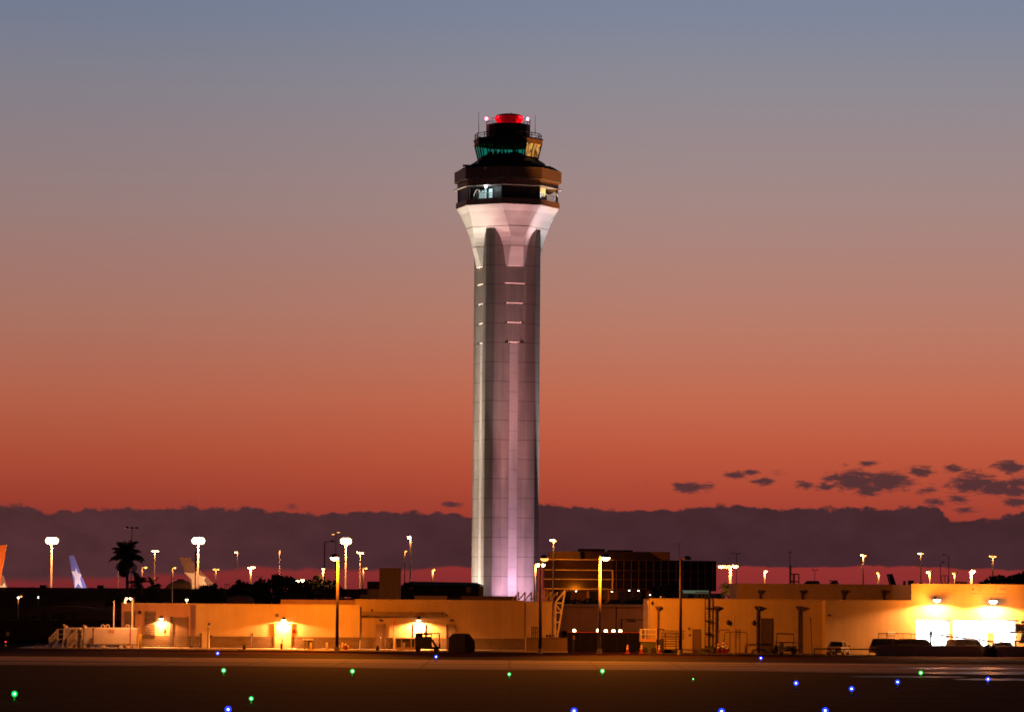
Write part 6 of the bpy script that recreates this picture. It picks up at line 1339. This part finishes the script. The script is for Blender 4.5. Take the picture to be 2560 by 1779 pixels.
def bollard(label, px, pt, D, r=.14, m='tankpaint', group='pale bollards along the left buildings'):
    x = X(px, D); h = Z(px, pt, D); t = thing('bollard', label, 'bollard', (x, D, 0), group)
    mb = MB(); mb.lathe([(r, .0), (r, h - .06), (r * .8, h - .01), (.02, h + .02)], (x, D, 0), 14); mb.build('post', m, t, smooth=True)
    mb = MB(); mb.box(x - r * 1.5, x + r * 1.5, D - r * 1.5, D + r * 1.5, .0, .16); mb.build('footing', 'pavement', t)
bollard('yellow bollard at the right end of the long tank', 352.5, 1585, 379.5, .13, 'yellow')
bollard('black bollard in front of the wide cream door', 705, 1608, 378.5, .13, 'rubber')
for px, pt, lb in ((778, 1605, 'pale bollard in front of the bench'), (818, 1605, 'pale bollard left of the near lamp pole'), (848.5, 1612, 'pale bollard right at the near lamp pole foot'), (857, 1605.5, 'taller pale bollard left of the hydrant'), (871.5, 1612, 'pale bollard right of the hydrant'), (1011, 1605.5, 'pale bollard before the cooling unit')):
    bollard(lb, px, pt, 379 if px != 1011 else 382, .13, 'stucco')
o = thing('fire_hydrant', 'red fire hydrant with a pale cap beside the bollards', 'hydrant', (X(865, 378.8), 378.8, 0)); x = X(865, 378.8)
mb = MB(); mb.lathe([(.2, .1), (.2, .18), (.12, .2), (.12, .5), (.15, .52), (.15, .58)], (x, 378.8, 0), 14); mb.build('barrel', 'red', o, smooth=True); mb = MB(); mb.lathe([(.15, .585), (.12, .72), (.04, .78)], (x, 378.8, 0), 14); mb.build('cap', 'white', o, smooth=True)
mb = MB(); mb.cyl((x - .24, 378.8, .42), (x + .24, 378.8, .42), .07, n=10); mb.cyl((x, 378.8, .42), (x, 378.55, .42), .09, n=10); mb.build('outlet', 'red', o)
for px, lb in ((612, 'small black drain hood on the soil mound'), (945, 'small black stub post near the left brown door')):
    mb = MB(); x = X(px, 377.5); mb.lathe([(.16, 0), (.16, .35), (.1, .5), (.02, .54)], (x, 377.5, .1), 10); tag(mb.build('stub_post', 'rubber', loc=(x, 377.5, 0), smooth=True), lb, 'stub post')

# ------------------------------------------------------------------ taxiway edge lights
def lens_mat(name, c, k):
    return mat_emit(name, c, k)
M_['tl_blue'] = lens_mat('blue lens and halo', (.05, .12, 1), 5.5); M_['tl_green'] = lens_mat('green lens and halo', (.02, 1, .18), 3.2)
M_['tl_bcore'] = lens_mat('blue lamp core', (.3, .45, 1), 9); M_['tl_gcore'] = lens_mat('green lamp core', (.3, 1, .5), 9)
M_['tl_blue'] = mat_glow('blue lens and halo', (.01, .04, 1), 1.0); M_['tl_green'] = mat_glow('green lens and halo', (.0, 1, .14), .5)
def taxi(col):
    t = thing('taxiway_light', '', 'taxiway light', (0, 0, 0), col + ' taxiway lights')
    mb = MB(); mb.lathe([(.18, 0), (.18, .03), (.08, .06)], (0, 0, 0), 14); mb.build('base', 'dark_metal', t)
    mb = MB(); mb.cyl((0, 0, .05), (0, 0, .24), .04, n=8); mb.build('stem', 'yellow', t)
    mb = MB(); mb.ball((0, 0, .42), .17, .17, .17, 16, 9); ln = mb.build('lens', 'tl_blue' if col == 'blue' else 'tl_green', t, smooth=True)  # lens enlarged, its glow stands in for the halo round the bulb
    mb = MB(); mb.ball((0, 0, .42), .055, .055, .06, 12, 7); mb.build('bulb', 'tl_bcore' if col == 'blue' else 'tl_gcore', ln, smooth=True)
    light('glow', 'POINT', (0, -.3, .42), 4.0, (.05, .12, 1) if col == 'blue' else (.03, 1, .25), t, .06)
    return t
BL = [(544, 1632, 'blue light before the soil mound'), (1090, 1640.5, 'blue light in front of the utility cart'), (1902, 1644, 'blue light in front of the dark depot door'), (570, 1773, 'blue light at the bottom picture edge left of middle'), (1435, 1777, 'blue light at the bottom edge right of the tower'), (1804, 1778, 'blue light at the bottom edge beneath the depot'),
      (1990, 1707, 'leftmost blue light of the loose row at right'), (2129, 1721, 'lowest blue light of the loose row at right'), (2244, 1704, 'blue light below the right green light'), (2470, 1697, 'farthest right blue light on the tarmac'), (2063, 1776, 'blue light at the bottom edge under the right row')]
GL = [(36, 1734, 'green light at far left on the dark tarmac'), (559, 1675, 'green light just below the left blue light'), (628, 1741, 'small green light low left of middle'), (881, 1677, 'green light below the near lamp pole'), (1273, 1681, 'small green light below the tower'), (1506, 1676.5, 'green light below the yellow glowing pole'), (2302, 1681, 'green light at right below the garage bays'), (1733, 1687, 'faint green light right of the middle')]
for col, lst in (('blue', BL), ('green', GL)):
    proto = taxi(col)
    for i, (px, py, lb) in enumerate(lst):
        gx, gy = G(px, py + .42 * F / 300.0 * .9)
        gx, gy = G(px, py + .42 * F / gy)
        o = proto if i == 0 else copy_tree(proto)
        o.location = (gx, gy, .004); o['label'] = lb
        if 'small' in lb or 'faint' in lb: o.scale = (.75, .75, .75) if 'small' in lb else (.35, .35, .35)
